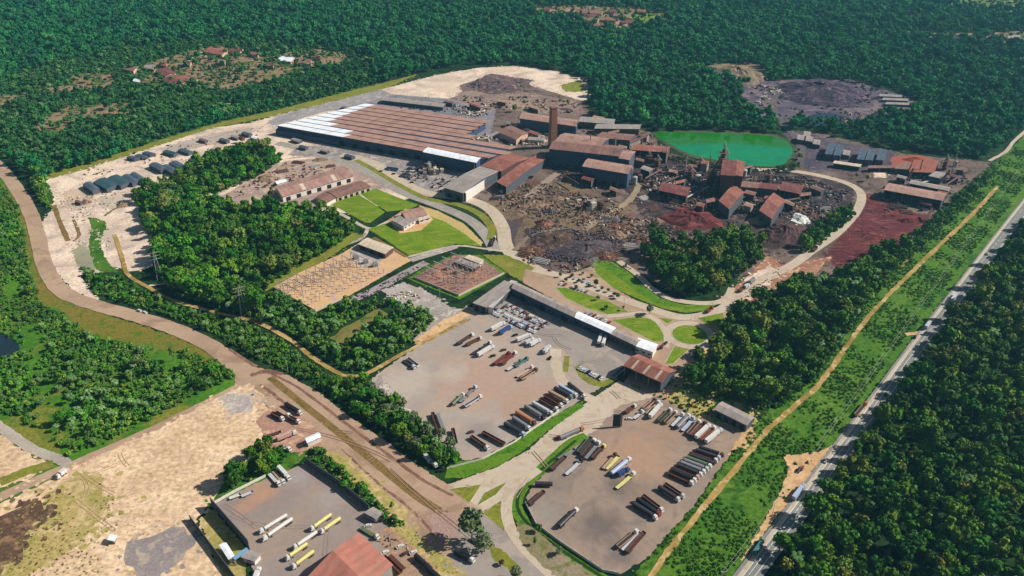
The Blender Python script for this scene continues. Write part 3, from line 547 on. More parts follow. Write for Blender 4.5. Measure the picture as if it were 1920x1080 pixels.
def crown_mesh(name, seed, R=4.4, zc=6.6, hz=3.0, lobes=11, per=34, leaf=1.15, core=.72):
    r = np.random.RandomState(seed); mb = MB(); C = []
    for i in range(lobes):
        a = r.uniform(0, 2*pi); q = sqrt(r.uniform(0, 1))*R*.62
        C.append((q*cos(a), q*sin(a), zc+r.uniform(-.5, .9)*hz*(1-.5*(q/R)**2), r.uniform(.34, .52)*R))
    for cx_, cy_, cz_, rr in C:
        # solid inner core, added to block light through the leaf gaps
        N = 7; M_ = 4; ring = []
        for j in range(M_+1):
            th = pi*j/M_
            ring.append([(cx_+core*rr*sin(th)*cos(2*pi*k/N)*r.uniform(.85, 1.15), cy_+core*rr*sin(th)*sin(2*pi*k/N)*r.uniform(.85, 1.15), cz_+core*rr*cos(th)) for k in range(N)])
        for j in range(M_):
            for k in range(N): mb.face([ring[j][k], ring[j+1][k], ring[j+1][(k+1) % N], ring[j][(k+1) % N]])
        for i in range(per):
            d = r.normal(size=3); d[2] = d[2]*.8+.35; d /= np.linalg.norm(d)
            p = np.array((cx_, cy_, cz_))+d*rr*r.uniform(.78, 1.12)
            n = d+r.normal(size=3)*.45; n /= np.linalg.norm(n)
            u = np.cross(n, (0, 0, 1)); u /= (np.linalg.norm(u)+1e-6); v = np.cross(n, u)
            t = r.uniform(0, pi); u, v = u*cos(t)+v*sin(t), -u*sin(t)+v*cos(t); s_ = leaf*r.uniform(.5, .95)
            mb.face([p-u*s_, p-v*s_*.8, p+u*s_, p+v*s_*.8])
    me_o = mb.build(name, m_leaf); return me_o
def trunk_mesh(R=.32, h=6.5, seed=0):
    r = random.Random(seed); mb = MB(); mb.bar((0, 0, -.3), (0, 0, h*.6), R, 6, r2=R*.65)
    for i in range(4):
        a = i*pi/2+r.uniform(0, 1); mb.bar((0, 0, h*.5), (cos(a)*2.1, sin(a)*2.1, h*.98), R*.45, 5, r2=R*.2)
    return mb
def make_tree(seed, label, cat='tree', **kw):
    t = thing('broadleaf_tree', label, cat, (0, 0, 0)); c = crown_mesh('crown', seed, **kw); c.parent = t
    tr = trunk_mesh(seed=seed).build('trunk', m_bark, t); return t, [c, tr]
PROTO = [make_tree(s, 'tree', **k) for s, k in ((6, dict(R=5.6, zc=8.6, hz=4.6, lobes=9, core=.55, per=42)), (7, dict(R=3.4, zc=8.2, hz=5.6, lobes=8, core=.6)), (1, {}), (2, dict(R=4.9, hz=2.4, zc=6.2)), (3, dict(R=3.9, hz=4.2, zc=7.4, lobes=12)), (4, dict(R=4.4, hz=3.4, lobes=8, core=.6)), (5, dict(R=5.3, zc=7.8, hz=3.6, lobes=14)))]
# crowns with other leaf colours share the shapes
def recolour(c, m):
    me = c.data.copy(); me.materials.clear(); me.materials.append(m); return me
DARKM = [recolour(k[0], m_leafd) for _, k in PROTO]; GREYM = [recolour(k[0], m_leafg) for _, k in PROTO]; REDM = recolour(PROTO[3][1][0], m_leafr); MIDM = [k[0].data for _, k in PROTO]
SCRM = [recolour(k[0], m_leafs) for _, k in PROTO]
def make_palm(label):
    t = thing('palm_tree', label, 'palm', (0, 0, 0)); r = random.Random(5); mb = MB()
    for i in range(15):
        a = 2*pi*i/15+r.uniform(-.15, .15); el = r.uniform(.1, .9); p = np.array((0, 0, 7.2)); hd = np.array((cos(a), sin(a), 0)); sd_ = np.array((-sin(a), cos(a), 0)); prev = None
        for j in range(6):
            wdt = (.35, .8, .95, .8, .5, .1)[j]; row = (p-sd_*wdt+np.array((0, 0, -.25*wdt)), p.copy(), p+sd_*wdt+np.array((0, 0, -.25*wdt)))
            if prev: mb.face([prev[0], row[0], row[1], prev[1]]); mb.face([prev[1], row[1], row[2], prev[2]])
            prev = row; p = p+hd*.85*cos(el)+np.array((0, 0, .85*sin(el))); el -= .38
    c = mb.build('crown', m_palm, t); tb = MB(); tb.bar((0, 0, -.3), (.2, 0, 7.2), .22, 6, r2=.16); tr = tb.build('trunk', m_bark, t)
    return t, [c, tr]
PALM = make_palm('palm')
# ---- polygons of tree cover (image outlines projected on the ground) ----
SITE_TOP = [(-400, 180), (-150, 240), (0, 283), (40, 318), (80, 345), (90, 332), (160, 312), (240, 286), (300, 262), (420, 228), (520, 206), (620, 180), (700, 160), (780, 140), (860, 124), (965, 119), (1045, 130), (1085, 141), (1108, 158), (1105, 200), (1130, 225), (1160, 228), (1225, 245), (1300, 245), (1400, 247), (1460, 252), (1478, 262), (1492, 243), (1510, 238), (1590, 260), (1690, 284), (1760, 285), (1860, 300), (1900, 264), (1960, 205), (2100, 100), (2400, -40), (2700, -90), (-1000, -90)]
A = {
 'mid': [(250, 372), (290, 352), (300, 345), (335, 346), (350, 315), (430, 283), (500, 275), (530, 300), (480, 335), (430, 355), (372, 373), (420, 385), (520, 388), (610, 402), (668, 430), (620, 468), (520, 525), (500, 545), (480, 560), (500, 600), (430, 585), (330, 558), (290, 510), (300, 480), (285, 450), (265, 410)],
 'mid2': [(500, 548), (592, 590), (660, 565), (700, 578), (740, 565), (800, 585), (818, 600), (775, 638), (745, 665), (690, 692), (655, 698), (640, 690), (600, 668), (520, 622), (480, 600)],
 'hedge': [(150, 500), (200, 520), (228, 515), (270, 545), (320, 570), (400, 592), (480, 612), (540, 642), (585, 678), (640, 706), (690, 718), (740, 760), (795, 800), (835, 842), (860, 866), (838, 880), (800, 868), (760, 840), (700, 795), (640, 755), (580, 715), (520, 690), (450, 655), (380, 615), (300, 588), (220, 565), (175, 548)],
 'right': [(1480, 1100), (1455, 1040), (1590, 868), (1672, 752), (1760, 632), (1808, 565), (1945, 393), (2060, 245), (2210, 80), (2500, 100), (2500, 1300), (1400, 1300)],
 'rightmid': [(1290, 700), (1330, 670), (1350, 625), (1388, 600), (1440, 560), (1490, 525), (1560, 530), (1620, 500), (1660, 470), (1700, 468), (1690, 500), (1620, 585), (1570, 650), (1525, 715), (1470, 760), (1430, 770), (1400, 755), (1340, 752), (1300, 730)],
 'grove': [(1205, 480), (1235, 455), (1290, 455), (1330, 440), (1400, 445), (1432, 462), (1425, 490), (1390, 515), (1350, 545), (1300, 558), (1262, 548), (1230, 525), (1212, 505)],
 'grove2': [(1500, 470), (1515, 430), (1560, 405), (1595, 390), (1598, 410), (1560, 440), (1520, 475)],
 'pondside': [(1440, 315), (1490, 318), (1500, 290), (1490, 262), (1500, 300), (1498, 325), (1450, 322)],
 'eastscrub': [(1680, 470), (1730, 425), (1800, 365), (1865, 320), (1850, 350), (1770, 430), (1700, 500)],
 'corner': [(440, 888), (490, 835), (525, 838), (545, 852), (510, 885), (470, 900), (440, 915), (415, 930)],
 'yardhedge': [(582, 842), (600, 840), (700, 930), (735, 968), (760, 985), (735, 990), (690, 955), (580, 866)],
 'northwest': [(62, 322), (88, 338), (100, 370), (98, 395), (75, 380), (60, 350)],
 'valley': [(-250, 230), (0, 150), (120, 115), (250, 90), (420, 72), (560, 85), (660, 96), (700, 120), (700, 158), (620, 180), (520, 206), (400, 230), (300, 262), (160, 308), (90, 328), (60, 320), (0, 282)],
 'scrub': [(-200, 330), (0, 350), (30, 380), (45, 430), (60, 520), (75, 568), (130, 600), (170, 630), (260, 652), (340, 655), (430, 690), (440, 705), (300, 778), (200, 830), (130, 852), (80, 810), (40, 790), (0, 770), (-200, 850)],
 'row': [(1900, 275), (1860, 310), (1800, 365), (1760, 400), (1700, 470), (1640, 540), (1590, 620), (1530, 710), (1440, 770), (1390, 830), (1300, 950), (1195, 1070), (1150, 1140), (1310, 1140), (1360, 1082), (1528, 862), (1700, 627), (1890, 390), (1960, 290)],
}
A = {k: GA(v) for k, v in A.items()}; TOPG = GA(SITE_TOP)
CLG = [GA(c) for c in CLEAR+[POND, POND3]]+[GA([(1440, 210), (1480, 230), (1505, 300), (1470, 300), (1462, 250)]), GA([(560, 195), (620, 182), (620, 192), (560, 206)])]
def strip_clear(P, wd):
    c = [G(p) for p in P]; return c, wd
PATHS = [strip_clear([(215, 440), (228, 480), (240, 515), (280, 540), (320, 562), (400, 585), (480, 605), (540, 635), (585, 670), (630, 698), (655, 706), (690, 700), (740, 672), (800, 640), (880, 598)], 5.2),
         strip_clear([(630, 640), (680, 605), (720, 585)], 8.5), strip_clear([(480, 155), (520, 142), (550, 128)], 5), strip_clear([(1020, 110), (1050, 102), (1100, 92)], 4),
         strip_clear([(1200, 1110), (1240, 1052), (1300, 975), (1385, 872), (1440, 806), (1490, 762), (1535, 722), (1575, 668), (1620, 605), (1660, 560), (1700, 520), (1760, 462), (1830, 395), (1870, 350)], 2.0),
         strip_clear([(1855, 302), (1885, 285), (1905, 262), (1960, 215)], 5), strip_clear([(280, 536), (310, 532), (335, 527)], 5)]
def near_path(x, y):
    m = np.zeros(len(x), bool)
    for P, wd in PATHS:
        for (x0, y0), (x1, y1) in zip(P[:-1], P[1:]):
            dx, dy = x1-x0, y1-y0; t = np.clip(((x-x0)*dx+(y-y0)*dy)/(dx*dx+dy*dy), 0, 1)
            m |= np.hypot(x-x0-t*dx, y-y0-t*dy) < wd
    return m
def scatter(poly, sp, clear=(), jit=.45, paths=True):
    x0, y0 = poly.min(0); x1, y1 = poly.max(0)
    X, Y = np.meshgrid(np.arange(x0, x1, sp), np.arange(y0, y1, sp*.87)); X = X.copy(); X[::2] += sp/2
    X = X.ravel()+rs.uniform(-jit, jit, X.size)*sp; Y = Y.ravel()+rs.uniform(-jit, jit, Y.size)*sp
    m = inpoly(X, Y, poly)
    for c in clear: m &= ~inpoly(X, Y, c)
    X, Y = X[m], Y[m]
    if paths:
        m = ~near_path(X, Y); X, Y = X[m], Y[m]
    return X, Y
def inst_object(name, pts, sc, meshes_objs, mat, label, kindname='stuff', cat='trees', zs=None):
    """one object: foliage clumps standing on scattered points"""
    me = bpy.data.meshes.new(name); me.from_pydata([(float(a), float(b), 0.0 if zs is None else zs) for a, b in pts], [], [])
    n = len(pts)
    a = me.attributes.new('sc', 'FLOAT', 'POINT'); a.data.foreach_set('value', np.asarray(sc, 'f'))
    a = me.attributes.new('rz', 'FLOAT', 'POINT'); a.data.foreach_set('value', rs.uniform(0, 6.28, n).astype('f'))
    a = me.attributes.new('ix', 'INT', 'POINT'); a.data.foreach_set('value', rs.randint(0, len(meshes_objs), n).astype('i'))
    o = bpy.data.objects.new(name, me); COL.objects.link(o); tag(o, label, cat, kind=kindname)
    ng = bpy.data.node_groups.new(name, 'GeometryNodeTree'); ng.interface.new_socket('Geometry', in_out='INPUT', socket_type='NodeSocketGeometry'); ng.interface.new_socket('Geometry', in_out='OUTPUT', socket_type='NodeSocketGeometry')
    N = ng.nodes; gi = N.new('NodeGroupInput'); go = N.new('NodeGroupOutput'); ip = N.new('GeometryNodeInstanceOnPoints'); jg = N.new('GeometryNodeGeometryToInstance')
    for ob in meshes_objs:
        oi = N.new('GeometryNodeObjectInfo'); oi.inputs['Object'].default_value = ob; oi.inputs['As Instance'].default_value = False
        sm = N.new('GeometryNodeSetMaterial'); sm.inputs['Material'].default_value = mat
        if mat: ng.links.new(oi.outputs['Geometry'], sm.inputs[0]); src = sm.outputs[0]
        else: src = oi.outputs['Geometry']
        ng.links.new(src, jg.inputs[0])
    def attr(nm, t):
        q = N.new('GeometryNodeInputNamedAttribute'); q.data_type = t; q.inputs[0].default_value = nm; return q.outputs[0]
    ng.links.new(gi.outputs[0], ip.inputs['Points']); ng.links.new(jg.outputs[0], ip.inputs['Instance']); ip.inputs['Pick Instance'].default_value = True
    ng.links.new(attr('ix', 'INT'), ip.inputs['Instance Index'])
    cx_ = N.new('ShaderNodeCombineXYZ'); ng.links.new(attr('rz', 'FLOAT'), cx_.inputs[2]); ng.links.new(cx_.outputs[0], ip.inputs['Rotation'])
    ng.links.new(attr('sc', 'FLOAT'), ip.inputs['Scale']); ng.links.new(ip.outputs[0], go.inputs[0])
    md = o.modifiers.new('scatter', 'NODES'); md.node_group = ng; return o
crowns = [k[0] for _, k in PROTO]
allt = {}
allt['top'] = scatter(TOPG, 7.9, CLG+[A['valley']])
X_, Y_ = allt['top']; q = (np.sin(X_*.031+2)*np.cos(Y_*.027)+np.sin(X_*.09+Y_*.07)*.6+rs.normal(size=len(X_))*.5) < 1.25; allt['top'] = (X_[q], Y_[q])
v = scatter(A['valley'], 8.2, CLG); keep = (np.sin(v[0]*.05)*np.cos(v[1]*.045+1)+rs.normal(size=len(v[0]))*.5) < .45; allt['valley'] = (v[0][keep], v[1][keep])
for k, sp in (('mid', 6.6), ('mid2', 7.4), ('hedge', 5.6), ('right', 6.7), ('rightmid', 6.8), ('grove', 7.4), ('grove2', 7), ('pondside', 7), ('corner', 6), ('yardhedge', 4.5), ('northwest', 6), ('eastscrub', 7)):
    allt[k] = scatter(A[k], sp, [GA(POND2)])
SIZES = dict(top=(.5, 1.05), valley=(.3, .75), mid=(.55, 1.05), mid2=(.28, .75), hedge=(.3, .62), right=(.5, 1.05), rightmid=(.55, 1.15), grove=(.6, 1.15), grove2=(.4, .8), pondside=(.4, .7), corner=(.5, .9), yardhedge=(.25, .42), northwest=(.4, .7), eastscrub=(.3, .6))
ZONE = {
 'right': ('dense dark forest right of the highway', DARKM, m_leafd), 'rightmid': ('wood between the truck lot and the grass corridor', DARKM, m_leafd),
 'mid': ('green wood left of the substations', MIDM, m_leaf), 'mid2': ('thicket below the orange substation yard', SCRM, m_leafs),
 'hedge': ('tree belt along the wide dirt road', MIDM, m_leaf), 'grove': ('dark grove inside the curved access road', DARKM, m_leafd),
 'corner': ('clump at the corner of the tanker yard', DARKM, m_leafd), 'yardhedge': ('hedge behind the tanker yard wall', SCRM, m_leafs),
 'grove2': ('thin wood beside the red soil', MIDM, m_leaf), 'pondside': ('bushes below the green pond', DARKM, m_leafd), 'northwest': ('bushes at the sandy corner', SCRM, m_leafs),
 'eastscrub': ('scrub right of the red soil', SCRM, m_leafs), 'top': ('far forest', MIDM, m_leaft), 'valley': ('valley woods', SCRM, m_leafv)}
cand = []
for c in CLG[:9]:
    X_, Y_ = scatter(c, 8.5); q = rs.rand(len(X_)) < .38; allt['valley'] = (np.append(allt['valley'][0], X_[q]), np.append(allt['valley'][1], Y_[q]))
for k, (X, Y) in allt.items():
    S = rs.uniform(*SIZES[k], len(X))*rs.choice([.55, .8, .95, 1.05, 1.2, 1.5], len(X)); allt[k] = (X, Y, S)
    if k == 'hedge':
        pxs = np.array([PX(a_, b_)[0] for a_, b_ in zip(X, Y)]); S = S*np.where(pxs < 620, .62, 1.15); allt[k] = (X, Y, S)
    for i in range(len(X)):
        px, py, zc = PX(X[i], Y[i], 5)
        if 0 < px < 1920 and -10 < py < 1095 and k not in ('top', 'valley', 'northwest', 'eastscrub', 'pondside'): cand.append((S[i]/zc, k, i))
cand.sort(reverse=True); NT = 235
pick = {}
for s_, k, i in cand[:NT]: pick.setdefault(k, set()).add(i)
HUES = {id(DARKM): 'dark green', id(MIDM): 'mid green', id(SCRM): 'bright green'}
first = {i: True for i in range(7)}
def place_tree(x, y, s, pi_, meshset, label, group, kind='tree'):
    root, kids = PROTO[pi_]
    if first[pi_]:
        first[pi_] = False; root.location = (x, y, 0); root.rotation_euler = (0, 0, rnd.uniform(0, 6)); root.scale = (s, s, s); root['label'] = label
        if group: root['group'] = group
        return root
    r = root.copy(); COL.objects.link(r); r.location = (x, y, 0); r.rotation_euler = (0, 0, rnd.uniform(0, 6)); r.scale = (s, s, s*rnd.uniform(.85, 1.15)); r['label'] = label
    if group: r['group'] = group
    for c in kids:
        q = c.copy(); COL.objects.link(q); q.parent = r
        if c is kids[0] and meshset is not None: q.data = meshset[pi_]
    return r
for k, S_ in pick.items():
    X, Y, S = allt[k]; desc, ms, mat = ZONE[k]
    for i in sorted(S_):
        pi_ = rnd.randrange(7)
        if first[pi_]: place_tree(X[i], Y[i], S[i], pi_, ms, 'broadleaf tree in the '+ZONE[k][0], 'trees of the '+ZONE[k][0])
        else: place_tree(X[i], Y[i], S[i], pi_, ms, 'broadleaf tree in the '+ZONE[k][0], 'trees of the '+ZONE[k][0])
for k, (X, Y, S) in allt.items():
    m = np.array([i not in pick.get(k, ()) for i in range(len(X))]); desc, ms, mat = ZONE[k]
    if m.sum() == 0: continue
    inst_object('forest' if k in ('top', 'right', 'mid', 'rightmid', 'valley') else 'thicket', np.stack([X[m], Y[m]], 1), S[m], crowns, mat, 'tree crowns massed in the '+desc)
def palms(k, n, sc, lb):
    X, Y = scatter(A[k] if isinstance(k, str) else k, 12, [GA([(-60,600),(40,610),(60,660),(40,690),(-60,690)])]); q = rs.permutation(len(X))[:n]; inst_object('palm_stand', np.stack([X[q], Y[q]], 1), rs.uniform(*sc, len(q)), [PALM[1][0]], m_palm, lb, cat='palms')
palms('mid', 70, (.7, 1.15), 'palm crowns standing among the trees of the green wood'); palms('mid2', 40, (.7, 1.0), 'palm crowns in the thicket below the substation'); palms('hedge', 22, (.5, .9), 'palm crowns in the tree belt along the dirt road'); palms('rightmid', 70, (.8, 1.3), 'palm crowns in the wood above the grass corridor'); palms('scrub', 90, (.5, .9), 'palm crowns rising from the left scrub'); palms('valley', 260, (.7, 1.2), 'palm crowns in the valley woods'); palms('right', 160, (.9, 1.4), 'palm crowns in the forest right of the highway')
# undergrowth: bush clumps
bush = crown_mesh('bush_clump', 21, R=1.8, zc=.8, hz=.7, lobes=5, per=14, leaf=.7, core=.8); tag(bush, 'low round green bush at the edge of the sandy corner', 'bush')
bush.location = (*G((66, 350)), 0)
tuft = crown_mesh('grass_tussock', 33, R=2.4, zc=.25, hz=.25, lobes=6, per=12, leaf=.8, core=.35); tag(tuft, 'broad grass tussock at the edge of the green corridor near the lay-by', 'grass tussock'); tuft.location = (*G((1430, 900)), 0)
def bushes(k, sp, sc, mat, label, clear=(), prob=1, pts=None, low=False):
    X, Y = scatter(A[k] if isinstance(k, str) else k, sp, clear)
    if prob < 1:
        fx = np.sin(X*.05+1.3)*np.cos(Y*.043+.4)+.6*np.sin(X*.13+Y*.09); q = (fx+rs.normal(size=len(X))*.5) > np.quantile(fx, 1-prob); X, Y = X[q], Y[q]
    inst_object('undergrowth', np.stack([X, Y], 1), rs.uniform(*sc, len(X)), [tuft if low else bush], mat, label, cat='bushes')
bushes('scrub', 3.4, (.6, 1.6), m_leafs, 'bright green scrub and bushes covering the field left of the dirt road', [GA(POND2)], .8)
bushes('row', 2.4, (.3, .7), m_leafc, 'low green shrubs growing in the grass corridor beside the highway', [GA([(1468, 855), (1535, 848), (1560, 835), (1500, 915), (1440, 990), (1385, 1060), (1420, 1000), (1462, 925), (1478, 880)])], .6, low=True)
bushes('row', 6.5, (.35, .8), m_leafc, 'scattered bushes in the grass corridor', (), .35)
bushes('valley', 5.5, (.8, 2.2), m_leafv, 'bushes filling the valley below the far village', CLG)
bushes('mid', 4.5, (.8, 1.6), m_leaf, 'bushes under the green wood'); bushes('mid2', 3.5, (.7, 1.5), m_leafs, 'bushes between the trees below the substation')
bushes('hedge', 3.0, (.6, 1.3), m_leafs, 'bushes along the wide dirt road'); bushes('grove', 5, (.8, 1.5), m_leafd, 'bushes in the grove'); bushes('rightmid', 4, (.7, 1.5), m_leaf, 'bushes between the trees above the grass corridor')
bushes('yardhedge', 2.2, (.5, 1.0), m_leafs, 'hedge bushes behind the yard wall'); bushes('corner', 3, (.6, 1.2), m_leaf, 'bushes at the yard corner')
bushes('grove2', 3.5, (.6, 1.4), m_leaf, 'bushes on the slope by the red soil'); bushes('northwest', 3, (.6, 1.2), m_leafs, 'bushes at the sandy corner')
bushes('eastscrub', 3.5, (.5, 1.3), m_leafs, 'bushes beside the grass corridor', (), .8)
bushes(GA([(1225, 288), (1300, 302), (1400, 318), (1460, 320), (1455, 326), (1380, 320), (1290, 308), (1240, 298)]), 4, (.7, 1.5), m_leafd, 'bushes on the lower bank of the green pond')
# scattered bigger trees and palms standing in the scrub
def solo(px, s, ms, label, grp=None, pi_=None):
    x, y = G(px); place_tree(x, y, s, rnd.randrange(7) if pi_ is None else pi_, ms, label, grp)
for i in range(26):
    while True:
        p = (rnd.uniform(0, 430), rnd.uniform(380, 840)); q = G(p)
        if inpoly(np.array([q[0]]), np.array([q[1]]), A['scrub'])[0] and not (p[0] < 60 and 600 < p[1] < 690): break
    solo(p, rnd.uniform(.4, .85), SCRM if rnd.random() < .5 else MIDM, 'lone crown rising above the scrub left of the dirt road', 'lone trees in the left scrub')
pfirst = True
for i in range(34):
    while True:
        p = (rnd.gauss(215, 90), rnd.gauss(760, 42)); q = G(p)
        if inpoly(np.array([q[0]]), np.array([q[1]]), A['scrub'])[0]: break
    lb = 'grey-green palm standing in the scrub left of the dirt road'; s = rnd.uniform(.55, .9)
    if pfirst: PALM[0].location = (*q, 0); PALM[0].scale = (s, s, s); PALM[0]['label'] = lb; PALM[0]['group'] = 'palms in the left scrub'; pfirst = False
    else: dup(PALM[0], PALM[1], (*q, 0), rnd.uniform(0, 6), lb, 'palms in the left scrub', (s, s, s))
SOLO = [((1217, 590), .8, GREYM, 'grey-green tree on the lawn left of the roundabout'), ((885, 1012), 1.35, GREYM, 'largest grey-green tree, shading the road junction at the bottom'), ((908, 1035), .95, GREYM, 'lower tree of the pair shading the bottom road junction'),
 ((455, 268), .9, [REDM]*7, 'red-brown tree on the pale sand above the wood'), ((500, 276), .6, [REDM]*7, 'small dark tree at the top tip of the wood'),
 ((510, 375), .95, DARKM, 'large dark tree before the long pink warehouse'), ((272, 365), .6, [REDM]*7, 'brownish tree by the small white shed on the sand'), ((293, 355), .7, MIDM, 'pointed green tree on the pale sand'),
 ((845, 840), .85, GREYM, 'big grey-green tree at the bottom left of the gravel lot'), ((828, 826), .6, GREYM, 'grey-green tree beside the lot corner'), ((740, 775), .8, GREYM, 'grey-green tree at the lot edge'), ((770, 800), .8, GREYM, 'tall tree between lot and dirt road'), ((800, 822), .8, GREYM, 'grey-green roadside tree above its blue shadow'), ((715, 748), .7, GREYM, 'roadside tree before the pale rubble'),
 ((1010, 998), .4, DARKM, 'small dark tree beside the curved road, uppermost of three'), ((1003, 1022), .4, DARKM, 'small round tree beside the curved road, middle of three'), ((1048, 1040), .5, GREYM, 'small round tree beside the curved road, lowest of three'),
 ((968, 1085), .6, GREYM, 'tree at the bottom edge beside the asphalt'), ((940, 1060), .4, [REDM]*7, 'small brown tree on the dry strip'),
 ((735, 955), .45, SCRM, 'bush-like tree beside the grey hut'), ((740, 978), .5, SCRM, 'second bushy tree below the grey hut'),
 ((1280, 745), .5, SCRM, 'small tree behind the trailers at the lot edge'), ((1310, 760), .5, SCRM, 'small tree left of the long grey shed'), ((1330, 775), .45, SCRM, 'small tree in front of the grey shed'), ((1225, 432), .6, DARKM, 'dark tree in the scrap yard'), ((1390, 400), .6, MIDM, 'tree between the two red sheds'),
 ((965, 210), .7, DARKM, 'dark tree behind the brick chimney'), ((950, 205), .5, DARKM, 'small dark tree left of the blue shed'), ((1065, 196), .6, DARKM, 'dark tree in the far scrap yard'), ((1625, 340), .6, MIDM, 'dark tree by the bend of the works road'), ((1605, 335), .5, DARKM, 'small tree beside the bend of the works road'),
 ((1120, 1140), .5, MIDM, 'tree below the lot')]
for p, s, ms, lb in SOLO: solo(p, s, ms, lb, None, 0 if 'junction' in lb else None)
for i, p in enumerate([(1050, 520), (1062, 528), (1073, 520), (1085, 530), (1096, 527), (1105, 538), (1118, 536), (1128, 545), (1140, 548), (1152, 555), (1080, 541), (1094, 515), (1110, 520), (1122, 563), (1135, 580), (1170, 582), (1160, 560)]):
    solo((p[0]+rnd.uniform(-2, 2), p[1]), rnd.uniform(.28, .5), GREYM if i % 3 else DARKM, 'small dusty tree in the plaza car park above the lawn', 'small plaza trees')
for i, p in enumerate([(800, 815), (782, 790), (762, 770), (815, 850), (700, 735), (855, 855), (700, 760), (725, 785), (750, 815), (785, 845)]): solo((p[0]+rnd.uniform(-5, 5), p[1]), rnd.uniform(.55, .8), GREYM, 'grey-green tree in the belt between gravel lot and dirt road', 'grey-green trees beside the gravel lot')
# ---------------- buildings ----------------
r_pink = roofmat('pink_brown_tin_roof', (180, 142, 126), (164, 126, 112), rust=(150, 110, 96))
r_red = roofmat('red_tin_roof', (158, 100, 84), (140, 84, 72), rust=(172, 122, 106))
r_brown = roofmat('brown_fibre_roof', (150, 110, 96), (130, 96, 86), rust=(110, 84, 78))
r_grey = roofmat('grey_fibre_roof', (164, 152, 144), (148, 138, 132), rust=(176, 156, 140))
r_white = roofmat('white_new_roof', (246, 248, 250), (234, 238, 242), rough=.5)
r_slate = roofmat('slate_tarp', (82, 98, 112), (66, 80, 96), rust=(100, 110, 118))
r_teal = roofmat('dark_teal_tarp', (62, 92, 98), (50, 76, 84))
r_dkred = roofmat('dark_red_roof', (128, 74, 68), (108, 60, 56), rust=(150, 96, 86))
r_beige = roofmat('beige_roof', (214, 196, 172), (200, 182, 158))
w_dark = omat('dark_steel_wall', (84, 86, 94)); w_grey = omat('grey_block_wall', (150, 142, 134)); w_white = omat('whitewashed_wall', (226, 216, 204)); w_pink = omat('peach_wall', (206, 170, 148))
w_brown = omat('brown_steel', (96, 70, 62)); w_navy = omat('shaded_blue_wall', (62, 78, 102)); w_beige = omat('beige_wall', (206, 190, 166)); m_dark = omat('dark_opening', (22, 22, 26)); m_steel = omat('rusty_steel', (120, 86, 72)); m_lsteel = omat('pale_steel', (180, 176, 170)); m_brick = omat('chimney_brick', (150, 102, 78)); m_glass = omat('window_glass', (40, 52, 64), .2, spec=.6)  # w_navy: bluish dark of walls in shadow, put into the base colour
